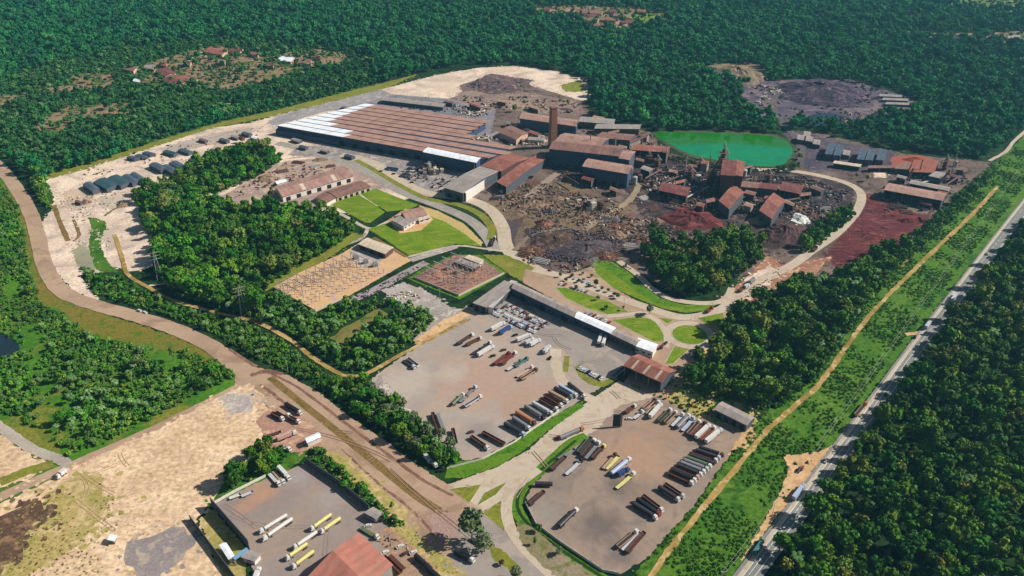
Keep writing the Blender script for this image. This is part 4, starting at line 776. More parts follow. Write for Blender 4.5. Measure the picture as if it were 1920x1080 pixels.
def shed(name, label, A_, B_, C_, h, rise, rm, wm, cat='shed', open_=(), nose=None, group=None, ov=.7, doors=0, sky=0, ridge_vent=False, windows=0, wall_h=None):
    a, b, c = (np.array(G(p, h)) for p in (A_, B_, C_)); d = b+(c-a); ctr = (a+b+c+d)/4; L_ = np.linalg.norm(b-a); rz = atan2((b-a)[1], (b-a)[0])
    R = np.array([[cos(-rz), -sin(-rz)], [sin(-rz), cos(-rz)]]); la, lb, lc, ld = (R@(p-ctr) for p in (a, b, c, d))
    t = thing(name, label, cat, ctr, rz, group)
    W = (lc-la)[1]; sk = (lc-la)[0]
    e = {'AB': (la, lb), 'BD': (lb, ld), 'DC': (ld, lc), 'CA': (lc, la)}
    mb = MB(); hh = h-.05; flip = W < 0
    base = -.3
    for k, (p, q) in e.items():
        if k in open_: continue
        mp = (p+q)/2
        if k in ('BD', 'CA') and rise > 0: pts = [(*p, base), (*q, base), (*q, hh), (*mp, hh+rise-.1), (*p, hh)]
        else: pts = [(*p, base), (*q, base), (*q, hh), (*p, hh)]
        mb.face(pts if not flip else pts[::-1])
    if mb.f: mb.build('wall', wm, t)
    if open_:
        pm = MB()
        for k in open_:
            p, q = e[k]; n = max(3, int(np.linalg.norm(q-p)/7))
            for i in range(n):
                r_ = p+(q-p)*(i/(n-1))*.998; r_ = r_*.985; pm.box((r_[0], r_[1], h/2), (.4, .4, h-.2))
        pm.build('posts', w_grey, t)
    # roof
    ux = np.array((1., 0)); s_ = np.sign(W); rb = MB(); th = .22
    A2, B2, C2, D2 = la+(-ov, -ov*s_), lb+(ov, -ov*s_), lc+(-ov, ov*s_), ld+(ov, ov*s_)
    if rise > 0:
        M1, M2 = (A2+C2)/2, (B2+D2)/2; sl = hypot(np.linalg.norm(A2-C2)/2, rise)
        e0 = h-.02
        for P_, Q_, off in ((A2, B2, 0), (C2, D2, 50)):
            f = [(*P_, e0), (*Q_, e0), (*M2, e0+rise), (*M1, e0+rise)]; uv = [(0, off), (L_, off), (L_, off+sl), (0, off+sl)]
            fl = (P_ is C2) != flip
            if fl: f = f[::-1]; uv = uv[::-1]
            rb.face([(x, y, z+th) for x, y, z in f], 0, uv); rb.face([(x, y, z) for x, y, z in f][::-1], 0, uv[::-1])
            rb.face([(*P_, e0), (*Q_, e0), (*Q_, e0+th), (*P_, e0+th)])
        for P_, Q_, M_ in ((A2, C2, M1), (B2, D2, M2)):
            rb.face([(*P_, e0), (*M_, e0+rise), (*M_, e0+rise+th), (*P_, e0+th)]); rb.face([(*M_, e0+rise), (*Q_, e0), (*Q_, e0+th), (*M_, e0+rise+th)])
    else:
        q = [A2, B2, D2, C2]; q = q if not flip else q[::-1]
        uvq = [(0, 0), (L_, 0), (L_, abs(W)), (0, abs(W))]
        rb.face([(*p, h+th) for p in q], 0, uvq); rb.face([(*p, h-.02) for p in q][::-1])
        for i in range(4): rb.face([(*q[i], h-.02), (*q[(i+1) % 4], h-.02), (*q[(i+1) % 4], h+th), (*q[i], h+th)])
    rf = rb.build('roof', rm, t)
    if sky and rise > 0:
        for i in range(sky):
            f = (i+.7)/(sky+.3); P_ = A2+(B2-A2)*f; M_ = M1+(M2-M1)*f; sb = MB(); w2 = min(2.2, L_*.03)
            pts = []
            for px_, k1, k2 in ((-w2, .06, 0), (w2, .06, 0), (w2, .94, 1), (-w2, .94, 1)):
                base_ = P_+(M_-P_)*k1; pts.append((base_[0]+px_, base_[1], h+rise*k1+th+.05))
            sb.face(pts if not flip else pts[::-1]); so_ = sb.build('skylight', r_beige, rf)
    if ridge_vent and rise > 0:
        vb = MB(); n = (M1+M2)/2; vb.box((n[0], n[1], h+rise+.7), (L_*.94, 2.4, 1.0)); vb.build('ridge_vent', rm, rf)
    def on_side(k, n, w_, hgt, z0, mat, nm):
        p, q = e[k]; ln = np.linalg.norm(q-p); dr = (q-p)/ln; nr = np.array((dr[1], -dr[0]))*(1 if not flip else -1)
        for i in range(n):
            cc = p+dr*ln*(i+.5)/n+nr*.04; x = MB(); x.box((cc[0], cc[1], z0+hgt/2), (w_, .14, hgt), atan2(dr[1], dr[0])); x.build(nm, mat, t)
    if doors and 'AB' not in open_: on_side('AB', doors, min(5, L_/doors*.5), min(h*.7, 5), 0, m_dark, 'door')
    if windows and 'AB' not in open_: on_side('AB', windows, min(3, L_/windows*.5), 1.2, min(h*.5, 2), m_glass, 'window')
    return t
# --- the long mill hall of nine bays ---
hall = thing('rolling_mill_hall', 'huge mill hall with rows of pink-brown ridged roofs and a white-roofed left end', 'factory', G((700, 250)))
hc = np.array(hall.location[:2]); HH = 11
def GL(p, h): q = G(p, h); return (q[0]-hc[0], q[1]-hc[1])
P0, P8 = np.array((519., 236.)), np.array((686., 194.)); NB = 9
ends = [(888, 301), (915, 297), (945, 291), (955, 281), (962, 272), (870, 252), (882, 245), (893, 238), (903, 232), (912, 226)]
wx = [642, 646, 618, 614, 626, 640, 654, 669, 686]
def yat(i, x):
    p = P0+(P8-P0)*i/NB; q = ends[i] if i < len(ends) else ends[-1]; f = (x-p[0])/(q[0]-p[0]); return p[1]+(q[1]-p[1])*f
def bay(i, xa, xb, mat, nm, parent, z=HH, rise=.55):
    # xa, xb picture columns of both ends of the bay
    fl_, fr_ = GL((xa, yat(i, xa)), z), GL((xb, yat(i, xb)), z)
    dx = (P8-P0)/NB
    a = np.array(fl_); b = np.array(fr_); off = np.array(GL(tuple(P0+dx*(i+1)), z))-np.array(GL(tuple(P0+dx*i), z))
    c = a+off*.985; d = b+off*.985; L_ = np.linalg.norm(b-a); w_ = np.linalg.norm(off); rb = MB()
    rb.face([(*a, z+rise), (*b, z+rise), (*d, z), (*c, z)], 0, [(0, 0), (L_, 0), (L_, w_), (0, w_)])
    rb.face([(*a, z-.1), (*a, z+rise), (*c, z)]); rb.face([(*b, z-.1), (*d, z), (*b, z+rise)])
    fb = MB(); fb.face([(*a, z-.3), (*b, z-.3), (*b, z+rise-.02), (*a, z+rise-.02)]); fb.build('bay_fascia', w_grey if nm == 'white_roof' else w_brown, parent)  # dark fascia added to draw the dark gap line between bays
    rb.build(nm, mat, parent); return a, b, c, d
quad = []
for i in range(NB):
    xr = ends[i][0]; xl = (P0+(P8-P0)*i/NB)[0]
    if i == 4: xr = 880
    bay(i, xl, wx[i], r_white, 'white_roof', hall); r = bay(i, wx[i], xr, r_pink, 'roof', hall); quad.append(r)
mb = MB()
fL, fR = np.array(GL(tuple(P0), HH)), np.array(GL(ends[0], HH)); bL = np.array(GL(tuple(P8), HH)); n8 = np.array(GL(ends[9], HH))
outline = [fL, fR]+[np.array(GL(ends[i], HH)) for i in (1, 2, 3)]+[np.array(GL((880, 263), HH)), np.array(GL((870, 252), HH)), n8, bL]
outline = [p*.992 for p in outline]
for i in range(len(outline)):
    p, q = outline[i], outline[(i+1) % len(outline)]; mb.face([(*p, -.3), (*q, -.3), (*q, HH-.05), (*p, HH-.05)])
mb.face([(*p, HH-.12) for p in outline]); mb.build('wall', w_navy, hall)
mb = MB(); dr = (fR-fL)/np.linalg.norm(fR-fL); nr = np.array((dr[1], -dr[0])); q0 = np.array(GL((640, 262), 5)); 
p1 = fL+dr*np.linalg.norm(fR-fL)*.30; p2 = fR*.999
for i in range(14):
    c_ = fL+dr*(12+i*17.2)+nr*.05; x = MB(); x.box((c_[0], c_[1], 2.8), (7, .25, 5), atan2(dr[1], dr[0])); x.build('bay_door', m_dark, hall)
lean = MB(); a_, b_ = fL+nr*3.5, fL+dr*95+nr*3.5
lean.face([(*a_, 6.5), (*b_, 6.5), (*(fL+dr*95+nr*.1), 8.2), (*(fL+nr*.1), 8.2)], 0, [(0, 0), (95, 0), (95, 8), (0, 8)]); lean.face([(*a_, -.2), (*b_, -.2), (*b_, 6.45), (*a_, 6.45)]); lean.build('lean_to', w_navy, hall)
shed('raised_white_shed', 'raised white-roofed bay at the right end of the mill hall front', (794, 285), (893, 305), (802, 277), 15, .8, r_white, w_navy, 'factory', windows=8)
shed('long_shed', 'long shed with grey lower roof, left one of the twin sheds', (834, 352), (868, 362), (902, 312), 10, 2.5, r_grey, w_dark, doors=2)
shed('long_shed', 'brick-red-roofed rear half of the left twin shed', (903, 311), (940, 321), (956, 288), 10.5, 2.5, r_red, w_brown)
mbs = shed('white_awning', 'narrow white awning roof along the edge of the left twin shed', (869, 360), (874, 362), (960, 297), 9.5, 0, r_white, w_white, 'awning', ov=.2)
shed('long_shed', 'red-brown long shed on the right of the twin sheds, dark open front', (932, 341), (949, 350), (1008, 289), 9, 2, r_red, w_dark, open_=('AB',))
shed('melt_shop', 'tall dark-fronted melt shop with rows of pink roofs right of the chimney', (1030, 279), (1160, 293), (1044, 262), 20, 3, r_brown, w_navy, 'factory', windows=9)
shed('melt_shop_annex', 'upper pink roof behind the melt shop, beside the chimney', (1042, 264), (1125, 275), (1060, 250), 22, 2.5, r_pink, w_navy, 'factory')
shed('casting_shed', 'red-roofed block at the right end of the melt shop', (1128, 291), (1180, 300), (1140, 276), 17, 2, r_pink, w_dark, 'factory')
shed('casting_shed', 'large shed with pale pink roof and dark blue front below the melt shop', (1093, 312), (1177, 326), (1103, 298), 17, 1.8, r_pink, w_navy, 'factory', doors=5, windows=8)
shed('blue_walled_shed', 'shed with blue-grey front wall and pink roof behind the chimney', (975, 222), (1080, 237), (980, 211), 14, 1.5, r_pink, w_navy, 'shed', windows=9)
shed('steel_shed', 'low brown shed at the foot of the far scrap yard', (1086, 228), (1150, 233), (1090, 219), 8, 1, r_grey, w_brown)
shed('steel_shed', 'wide grey flat shed right of the blue-walled shed', (1115, 241), (1198, 242), (1120, 233), 8, 1, r_grey, w_brown)
shed('steel_shed', 'brown roof with white vents left of the green pond', (1118, 258), (1180, 263), (1130, 248), 9, 1, r_brown, w_dark)
shed('steel_shed', 'dark roof beside the melt shop, second row', (1085, 260), (1130, 267), (1092, 252), 12, 1, r_brown, w_dark)
shed('steel_frame_shed', 'open rust-red frame building by the pond corner', (1185, 281), (1250, 286), (1192, 271), 13, 1.2, r_red, w_brown, open_=('AB',))
shed('workshop', 'dark workshop with pink gable left of the chimney', (936, 248), (968, 262), (958, 236), 7, 2, r_brown, w_pink, 'workshop')
shed('workshop', 'small grey building between the chimney and the mill hall', (990, 262), (1020, 264), (993, 257), 4, .6, r_grey, w_beige, 'workshop')
shed('yard_roof', 'long thin grey roof behind the mill hall', (716, 188), (830, 201), (722, 182), 5, .8, r_grey, w_dark)
shed('pink_warehouse', 'long pink-roofed warehouse with pale cross stripes beside the wood', (530, 369), (662, 330), (516, 350), 6, 2, r_pink, w_white, 'warehouse', sky=2, doors=7)
shed('brown_warehouse', 'brown low warehouse beside the football lawns', (632, 370), (695, 350), (612, 359), 4.5, 1, r_brown, w_beige, 'warehouse', doors=6)
shed('brown_warehouse', 'dark brown hut at the near end of the low warehouse', (612, 381), (631, 370), (592, 370), 4, 1, r_brown, w_white, 'hut')
shed('white_hut', 'small white-roofed hut at the far-left corner of the pink warehouse', (520, 345), (537, 340), (517, 341), 3.5, .4, r_white, w_white, 'hut')
shed('canteen_house', 'white house with pink tiled roof between the two lawns', (762, 411), (800, 403), (752, 397), 5, 1.4, r_pink, w_white, 'house', windows=5)
shed('canteen_house', 'flat white wing with veranda in front of the pink-tiled house', (757, 425), (784, 410), (735, 413), 4.5, .4, r_grey, w_white, 'house', windows=4)
shed('small_annex', 'small beige annex at the right side of the pink-tiled house', (786, 414), (806, 408), (780, 405), 3.6, .5, r_beige, w_white, 'annex', windows=2)
shed('control_house', 'beige-roofed control house in the orange substation yard', (673, 458), (722, 476), (688, 447), 5, .6, r_beige, w_brown, 'control house', doors=3)
shed('control_house', 'pale flat control house at the top of the red substation yard', (872, 484), (898, 493), (880, 479), 4.5, .3, r_beige, w_white, 'control house', doors=1)
shed('switch_shelter', 'small grey roof shelter beside the red substation yard', (855, 490), (890, 503), (865, 484), 3.5, .3, r_grey, w_brown, 'shelter')
shed('office_wing', 'grey flat-roofed warehouse wing at the left of the office range', (888, 568), (912, 576), (946, 527), 7, 0, r_grey, w_dark, 'warehouse', doors=2)
shed('office_gangway', 'pale mesh-roofed strip along the right side of the grey wing', (912, 575), (924, 578), (958, 526), 6, 0, roofmat('pale_mesh_roof', (206, 200, 196), (170, 164, 164)), w_white, 'canopy', open_=('BD',), ov=.2)
shed('office_range', 'long brown-grey roofed range with dark front above the car park', (961, 541), (1077, 595), (966, 530), 8, 1.2, r_grey, w_navy, 'office building', windows=14, doors=3)
shed('office_range', 'white-roofed middle part of the office range', (1077, 595), (1145, 625), (1085, 586), 7, .8, r_white, w_navy, 'office building', windows=8)
shed('office_range', 'grey-roofed right part of the office range with green-grey front', (1145, 626), (1192, 648), (1152, 617), 6.5, .8, r_grey, w_dark, 'office building', windows=5)
shed('gate_house', 'small white-roofed gate house at the right end of the office range', (1190, 648), (1224, 660), (1198, 635), 6, .3, r_white, w_white, 'gate house', windows=3)
shed('maintenance_shed', 'red curved-roof shed with dark open front beside the lawns', (1171, 686), (1240, 717), (1198, 666), 9, 3.0, r_red, w_dark, 'shed', open_=('AB',), sky=3)
shed('long_grey_shed', 'long grey-roofed shed among trees above the right truck lot', (1341, 768), (1400, 797), (1354, 755), 6, 1, r_grey, w_dark, 'shed', doors=4)
shed('tanker_depot_shed', 'large red-pink gable roof at the bottom edge beside the tanker yard', (578, 1085), (640, 1150), (672, 1003), 9, 3.2, roofmat('salmon_roof', (190, 124, 104), (176, 112, 96), rust=(150, 116, 100)), w_grey, 'warehouse', doors=3)
shed('guard_hut', 'small grey-roofed hut at the corner of the tanker yard wall', (686, 962), (704, 972), (700, 954), 4, .3, r_grey, w_grey, 'hut', windows=1)
shed('white_kiosk', 'small white-roofed kiosk outside the tanker yard wall', (414, 1023), (430, 1048), (423, 1021), 3.5, .3, r_white, w_white, 'kiosk', windows=1)
shed('pump_hut', 'small pale blue-grey hut inside the tanker yard corner', (455, 1045), (477, 1052), (466, 1034), 3.5, .3, r_grey, w_white, 'hut', windows=1)
shed('blue_canopy', 'light blue flat canopy joining kiosk and yard', (436, 1046), (441, 1051), (462, 1028), 4, 0, omat('light_blue_paint', (120, 160, 190)), w_white, 'canopy', open_=('AB', 'BD', 'DC', 'CA'), ov=.1)
shed('white_field_hut', 'tiny white hut standing alone on the bare field', (205, 1012), (214, 1014), (208, 1005), 3, .2, r_white, w_grey, 'hut', windows=1)
shed('roadside_tent', 'white ridge tent at the roadside above the tanker yard', (577, 830), (600, 820), (574, 823), 4, .8, r_white, w_white, 'tent')
# right-hand works
shed('crusher_shed', 'dark red roof shed left of the conveyors', (1236, 357), (1287, 368), (1243, 342), 9, 1.5, r_dkred, w_brown, open_=('AB',))
shed('crusher_shed', 'red-roofed tower shed with steep ridge beside the furnace', (1349, 377), (1368, 392), (1376, 347), 11, 2, r_red, w_dark)
shed('furnace_house', 'tall mauve-brown furnace building with sloping conveyor', (1352, 328), (1378, 330), (1356, 300), 24, 1, r_dkred, w_brown, 'furnace building')
shed('furnace_house', 'tall rust-red block right of the conveyor furnace', (1376, 327), (1392, 331), (1380, 300), 22, 1, r_red, w_brown, 'furnace building')
shed('crusher_shed', 'red-roofed slanting shed near the white pile', (1425, 395), (1447, 410), (1450, 362), 10, 2, r_red, w_dark)
shed('crusher_shed', 'wide red roof in front of the bend of the works road', (1462, 356), (1500, 364), (1468, 341), 8, 1.2, r_dkred, w_dark, open_=('AB',))
shed('crusher_shed', 'small dark red roof left of the wide red roof', (1420, 352), (1455, 356), (1425, 343), 8, 1, r_dkred, w_dark)
shed('crusher_shed', 'dark flat roof among the furnaces', (1390, 350), (1420, 353), (1394, 340), 9, 1, r_brown, w_dark)
shed('long_red_shed', 'long salmon-roofed shed above the red soil', (1658, 356), (1766, 376), (1668, 344), 10, 1.4, r_pink, w_dark, 'shed', open_=('AB',))
shed('ore_shed', 'narrow grey-roofed shed behind the long salmon shed, right plant', (1706, 344), (1778, 358), (1710, 338), 9, 1, r_grey, w_dark, open_=('AB',))
shed('ore_shed', 'pale flat-roofed block in the far right plant', (1742, 330), (1762, 334), (1756, 322), 8, .5, r_grey, w_dark)
shed('ore_shed', 'rust-coloured roof at the far right plant', (1705, 322), (1750, 324), (1716, 300), 7, 1, roofmat('rust_orange_roof', (160, 94, 74), (142, 82, 66)), w_brown, open_=('AB',))
shed('ore_shed', 'brown roof beside the rust-coloured one', (1678, 316), (1706, 318), (1690, 305), 6, 1, r_brown, w_dark)
shed('long_thin_shed', 'thin pale-roofed shed under the charcoal stores', (1563, 306), (1612, 313), (1566, 302), 5, .5, r_beige, w_dark, open_=('AB',))
shed('long_thin_shed', 'thin brown shed right of the pale thin shed', (1628, 315), (1672, 315), (1630, 311), 5, .5, r_brown, w_dark, open_=('AB',))
core = [((1200, 300), 14, 4, 7), ((1210, 316), 16, 5, 8), ((1180, 322), 12, 5, 9), ((1262, 322), 14, 4, 5), ((1275, 345), 16, 5, 7), ((1300, 312), 12, 4, 10), ((1320, 306), 12, 5, 12), ((1338, 322), 10, 5, 14), ((1366, 312), 12, 5, 16), ((1400, 318), 16, 4, 8), ((1405, 362), 18, 5, 7), ((1440, 372), 14, 4, 6), ((1332, 380), 14, 6, 8), ((1312, 385), 12, 5, 7), ((1402, 385), 12, 5, 7), ((1480, 380), 16, 5, 6), ((1510, 368), 18, 5, 5), ((1530, 352), 20, 4, 5), ((1190, 268), 18, 4, 8), ((1150, 252), 20, 4, 9), ((1168, 276), 14, 4, 11), ((1205, 262), 16, 4, 7), ((1075, 300), 12, 4, 9), ((1100, 335), 18, 5, 8), ((1150, 355), 12, 5, 6), ((1720, 345), 18, 4, 7), ((1790, 330), 14, 4, 7), ((1690, 332), 16, 4, 6), ((1800, 318), 12, 3, 6), ((1735, 380), 22, 5, 5), ((1765, 362), 16, 5, 7), ((960, 232), 18, 4, 5), ((925, 268), 16, 3, 5), ((1000, 248), 18, 3, 5), ((1000, 200), 18, 3, 5), ((890, 195), 20, 3, 6), ((940, 190), 14, 3, 5), ((1120, 220), 18, 3, 6), ((1165, 238), 14, 3, 6), ((840, 190), 16, 3, 5), ((700, 340), 0, 0, 0)]
rc = random.Random(31)
for (x, y), wd, dp, h_ in core:
    if not wd: continue
    rr = rc.choice([r_brown, r_red, r_dkred, r_pink, r_brown, r_grey]); side = 'among the furnaces right of the melt shop' if 1175 < x < 1600 and y > 285 else ('in the far right plant' if x > 1600 else 'crowded behind the mill hall and chimney')
    nm_ = {id(r_brown): 'brown', id(r_red): 'brick-red', id(r_dkred): 'dark red', id(r_pink): 'pinkish', id(r_grey): 'grey'}[id(rr)]
    sl = rc.uniform(.1, .45)*rc.choice([1, 1, -1]); shed('works_hut', 'small '+nm_+' roofed hut '+side, (x-wd/2, y), (x+wd/2, y+wd*sl), (x-wd/2+rc.uniform(-1, 6), y-dp), h_, rc.uniform(.6, 1.4), rr, rc.choice([w_dark, w_brown, w_grey]), 'hut', group='small '+nm_+' huts '+side, open_=('AB',) if rc.random() < .4 else ())
rc = random.Random(8)
for i, (a_, b_) in enumerate([((1210, 335), (1240, 318)), ((1240, 345), (1275, 330)), ((1285, 372), (1330, 350)), ((1345, 345), (1385, 322)), ((1390, 372), (1430, 352)), ((1300, 325), (1345, 318)), ((1450, 380), (1500, 372)), ((1170, 290), (1230, 300)), ((1700, 350), (1760, 335)), ((1770, 350), (1800, 330)), ((1255, 380), (1300, 392)), ((1360, 400), (1340, 372)), ((1060, 330), (1085, 345)), ((1140, 262), (1180, 270))]):
    z_ = rc.uniform(3, 9); a3 = np.array(G(a_, z_)); b3 = np.array(G(b_, z_)); d3 = b3-a3; t = thing('pipe_rack', ordn(i)+' of the pipe runs on trestles crossing the furnace and plant yards', 'pipe rack', (a3[0], a3[1])); g = MB()
    g.bar((0, 0, z_), (d3[0], d3[1], z_), .6, 7); g.bar((0, 1.6, z_), (d3[0], d3[1]+1.6, z_), .4, 6); g.build('pipes', rc.choice([m_lsteel, m_steel, w_brown]), t); g = MB(); n_ = max(2, int(hypot(*d3)/9))
    for k in range(n_): u = (k+.5)/n_; g.bar((d3[0]*u, d3[1]*u+.8, -.2), (d3[0]*u, d3[1]*u+.8, z_), .25, 5)
    g.build('trestles', m_steel, t)
def tank(p, r_, h_, m_, lb):
    x, y = G(p); t = thing('storage_tank', lb, 'tank', (x, y)); b = MB(); b.bar((0, 0, -.2), (0, 0, h_), r_, 18); b.build('shell', m_, t); b = MB(); b.bar((0, 0, h_), (0, 0, h_+r_*.3), r_*1.02, 18, r2=.2); b.build('roof', m_, t)
for i, p in enumerate([(1190, 345), (1199, 338), (1222, 352), (1308, 340), (1395, 330), (1447, 332), (1752, 318), (1790, 312)]): tank(p, rc.uniform(1.8, 3.4), rc.uniform(5, 9), rc.choice([m_lsteel, w_grey, w_brown]), ordn(i)+' from the left of the round tanks in the furnace and plant yards')
for i, (p, h_) in enumerate([((1180, 310), 22), ((1248, 305), 20), ((1284, 330), 24), ((1327, 335), 26), ((1412, 345), 20), ((1722, 330), 18), ((1784, 326), 22), ((1105, 300), 30), ((1152, 300), 26)]):
    x, y = G(p); t = thing('exhaust_stack', ordn(i)+' from the left of the thin steel exhaust stacks', 'stack', (x, y)) if False else thing('exhaust_stack', ['thin stack beside the casting shed', 'thin stack by the pond corner', 'thin stack above the dark red shed', 'thin stack under the long conveyor', 'thin stack beside the wide red roof', 'thin stack behind the long salmon shed', 'thin stack at the pale far-right conveyor', 'thin stack rising from the melt shop front', 'thin stack at the right end of the melt shop'][i], 'stack', (x, y)); b = MB(); b.bar((0, 0, -.2), (0, 0, h_), .7, 8, r2=.5); b.build('pipe', rc.choice([m_lsteel, m_steel]), t); b = MB(); b.bar((0, 0, h_), (0, 0, h_+1), .8, 8); b.build('cap', m_steel, t)
rc = random.Random(77)
def billets(p, ang, n, l, m_, lb):
    x, y = G(p); t = MB()
    for i in range(n):
        for k in range(1+(i % 2)): t.box((rc.uniform(-1, 1), (i-n/2)*1.3, .5+k*.9), (l*rc.uniform(.8, 1), .9, .8), 0)
    o = t.build('steel_stack', m_, None, (x, y, gz(x, y))); o.rotation_euler = (0, 0, ang); tag(o, lb, 'steel stack')
for i, (p, a_, m_) in enumerate([((1450, 352), .3, m_lsteel), ((1520, 362), 1.2, w_dark), ((1535, 378), .2, w_dark), ((1556, 362), .1, w_dark), ((1548, 392), .1, m_lsteel), ((1505, 350), .4, m_steel), ((1150, 365), .5, m_steel), ((1205, 372), .6, m_lsteel), ((1225, 392), .3, m_steel), ((1180, 405), .9, m_steel), ((1000, 345), .6, m_steel), ((930, 372), .1, w_dark), ((985, 478), -.4, m_steel), ((1015, 490), -.4, m_lsteel), ((1100, 495), .5, m_steel), ((1150, 478), .2, m_steel), ((1180, 462), .2, m_lsteel), ((1215, 448), .1, m_steel), ((760, 330), -.3, w_dark), ((735, 318), -.3, w_navy), ((775, 318), -.3, w_navy), ((560, 305), -.3, m_steel), ((590, 312), .4, m_lsteel), ((530, 322), .5, m_steel), ((620, 312), .4, m_steel), ((1700, 398), -.3, m_steel), ((1680, 388), -.3, w_brown)]):
    billets(p, a_, rc.randint(4, 8), rc.uniform(9, 16), m_, 'stack of long '+['grey', 'brown'][m_ in (m_steel, w_brown)]+' steel bars'+' near '+['the wide red roof', 'the curved works road', 'the road bend', 'the upper road bend', 'the lime heap', 'the dark flat roof', 'the pale leaning conveyor', 'the works track', 'the dark red shed', 'the track end', 'the melt shop corner', 'the twin sheds', 'the lower lane bend', 'the concrete lane', 'the green crescent', 'the grove corner', 'the grove top', 'the lone dark tree', 'the batching plant', 'the mill hall front', 'the white bay front', 'the wood edge', 'the pink warehouse back', 'the white-roofed hut', 'the warehouse ridge end', 'the long salmon shed', 'the red soil top'][i])
# charcoal stores / tarpaulin stacks
def store(A_, B_, C_, m_, lb, h=4.5): return shed('covered_stack', lb, A_, B_, C_, h, 1.0, m_, w_dark, 'covered stack', ov=.1, group=None)
for i, (x, y) in enumerate([(155, 346), (174, 342), (198, 336), (228, 331), (243, 327)]):
    wd = (18, 30, 28, 16, 14)[i]; ln = (18, 26, 28, 20, 20)[i]
    store((x, y), (x+ln, y+13), (x+wd*.75, y-wd*.32), (r_slate, r_teal, r_teal, r_slate, r_slate)[i], ordn(i)+' from the left of the five dark covered stacks on the pale sand')
for i, (x, y) in enumerate([(279, 309), (300, 313), (316, 306)]): store((x, y), (x+22, y+11), (x+14, y-5), r_slate, ordn(i)+' from the left of the three dark covered stacks beside the wood')
for i, (x, y) in enumerate([(237, 295), (252, 292), (266, 287)]): store((x, y), (x+14, y+4), (x+12, y-3), r_slate, ordn(i)+' of three small dark stacks by the green edge of the sand', 3)
for i, (x, y) in enumerate([(305, 285), (333, 282), (352, 300), (375, 296), (395, 290)]): store((x, y), (x+20, y+6), (x+9, y-4), r_slate if i % 2 else r_teal, ordn(i)+' from the left of the low grey stacks on the upper sand', 3)
for i, (x, y, w_, m_, pl) in enumerate([(410, 262, 14, r_slate, 'under the green edge, leftmost'), (432, 256, 12, r_grey, 'under the green edge, second'), (452, 250, 14, r_slate, 'under the green edge, rightmost'), (420, 278, 16, r_grey, 'above the tip of the wood'), (470, 258, 10, r_white, 'white one above the tip of the wood'), (392, 282, 14, r_slate, 'left above the tip of the wood'), (545, 262, 14, r_grey, 'by the left end of the mill hall'), (560, 275, 12, r_slate, 'before the left end of the mill hall'), (345, 318, 12, r_slate, 'against the wood edge'), (372, 262, 12, r_brown, 'brown one on the upper sand'), (140, 378, 10, r_brown, 'small brown one on the lower sand'), (645, 292, 14, r_slate, 'dark one before the mill hall front'), (600, 282, 12, r_grey, 'grey one before the mill hall front'), (560, 232, 12, r_slate, 'behind the left end of the mill hall'), (640, 200, 16, r_grey, 'on the grey paving behind the hall')]):
    store((x, y), (x+w_, y+w_*.3), (x+w_*.5, y-3), m_, 'low covered stack '+pl, 3)
for i, (x, y) in enumerate([(1546, 289), (1562, 291), (1606, 299), (1622, 300), (1642, 300)]): store((x, y), (x+14, y+1), (x+8, y-20), r_slate, ordn(i)+' from the left of the slate-covered charcoal stores at the right plant', 7)
for i, (x, y) in enumerate([(1494, 262), (1510, 264), (1524, 270), (1506, 255), (1580, 290)]): store((x, y), (x+13, y+2), (x+2, y-9), r_grey, ordn(i)+' from the left of the pale roofs by the haul road', 5)
for i, y in enumerate([181, 188, 196]): store((1648+i*6, y), (1690+i*12, y+2), (1650+i*6, y-4), r_grey, ordn(i)+' from the top of the three pale rows beside the slag heap', 3)
# villages
vill = [((1150, 52), (1172, 54), (1158, 40), r_pink, 'pale pink roof in the middle of the far village'), ((1172, 50), (1190, 46), (1164, 40), r_dkred, 'dark red roof right of the pale roof in the far village'), ((1083, 25), (1128, 26), (1086, 18), r_brown, 'long mauve roof in the far village'), ((1085, 38), (1120, 40), (1088, 32), r_brown, 'dark brown roof below the long mauve roof'),
 ((305, 150), (335, 162), (325, 140), r_dkred, 'dark red roof of the near valley village, left'), ((330, 158), (356, 156), (325, 143), r_red, 'reddish roof with pale edge in the valley village'), ((292, 134), (310, 144), (312, 128), r_dkred, 'dark roof at the top of the valley village'), ((383, 97), (416, 104), (396, 88), r_red, 'pale red roof beside the white track in the valley'),
 ((520, 114), (545, 116), (530, 106), r_white, 'white roof at the edge of the valley village'), ((560, 118), (583, 120), (562, 110), r_brown, 'grey-brown roof right of the white roof'), ((1853, 76), (1872, 78), (1858, 66), r_pink, 'pink-walled house at the far right edge'), ((1765, 72), (1800, 74), (1768, 66), r_slate, 'dark roof in the far right clearing'),
 ((250, 152), (260, 154), (253, 148), r_white, 'tiny white house in the valley'), ((885, 38), (905, 40), (888, 34), r_grey, 'small grey roof alone in the far forest'), ((1268, 4), (1290, 5), (1272, 0), r_beige, 'pale roof at the top edge of the picture'), ((232, 130), (250, 134), (240, 124), r_brown, 'small brown roof left of the valley village')]
rc = random.Random(5)
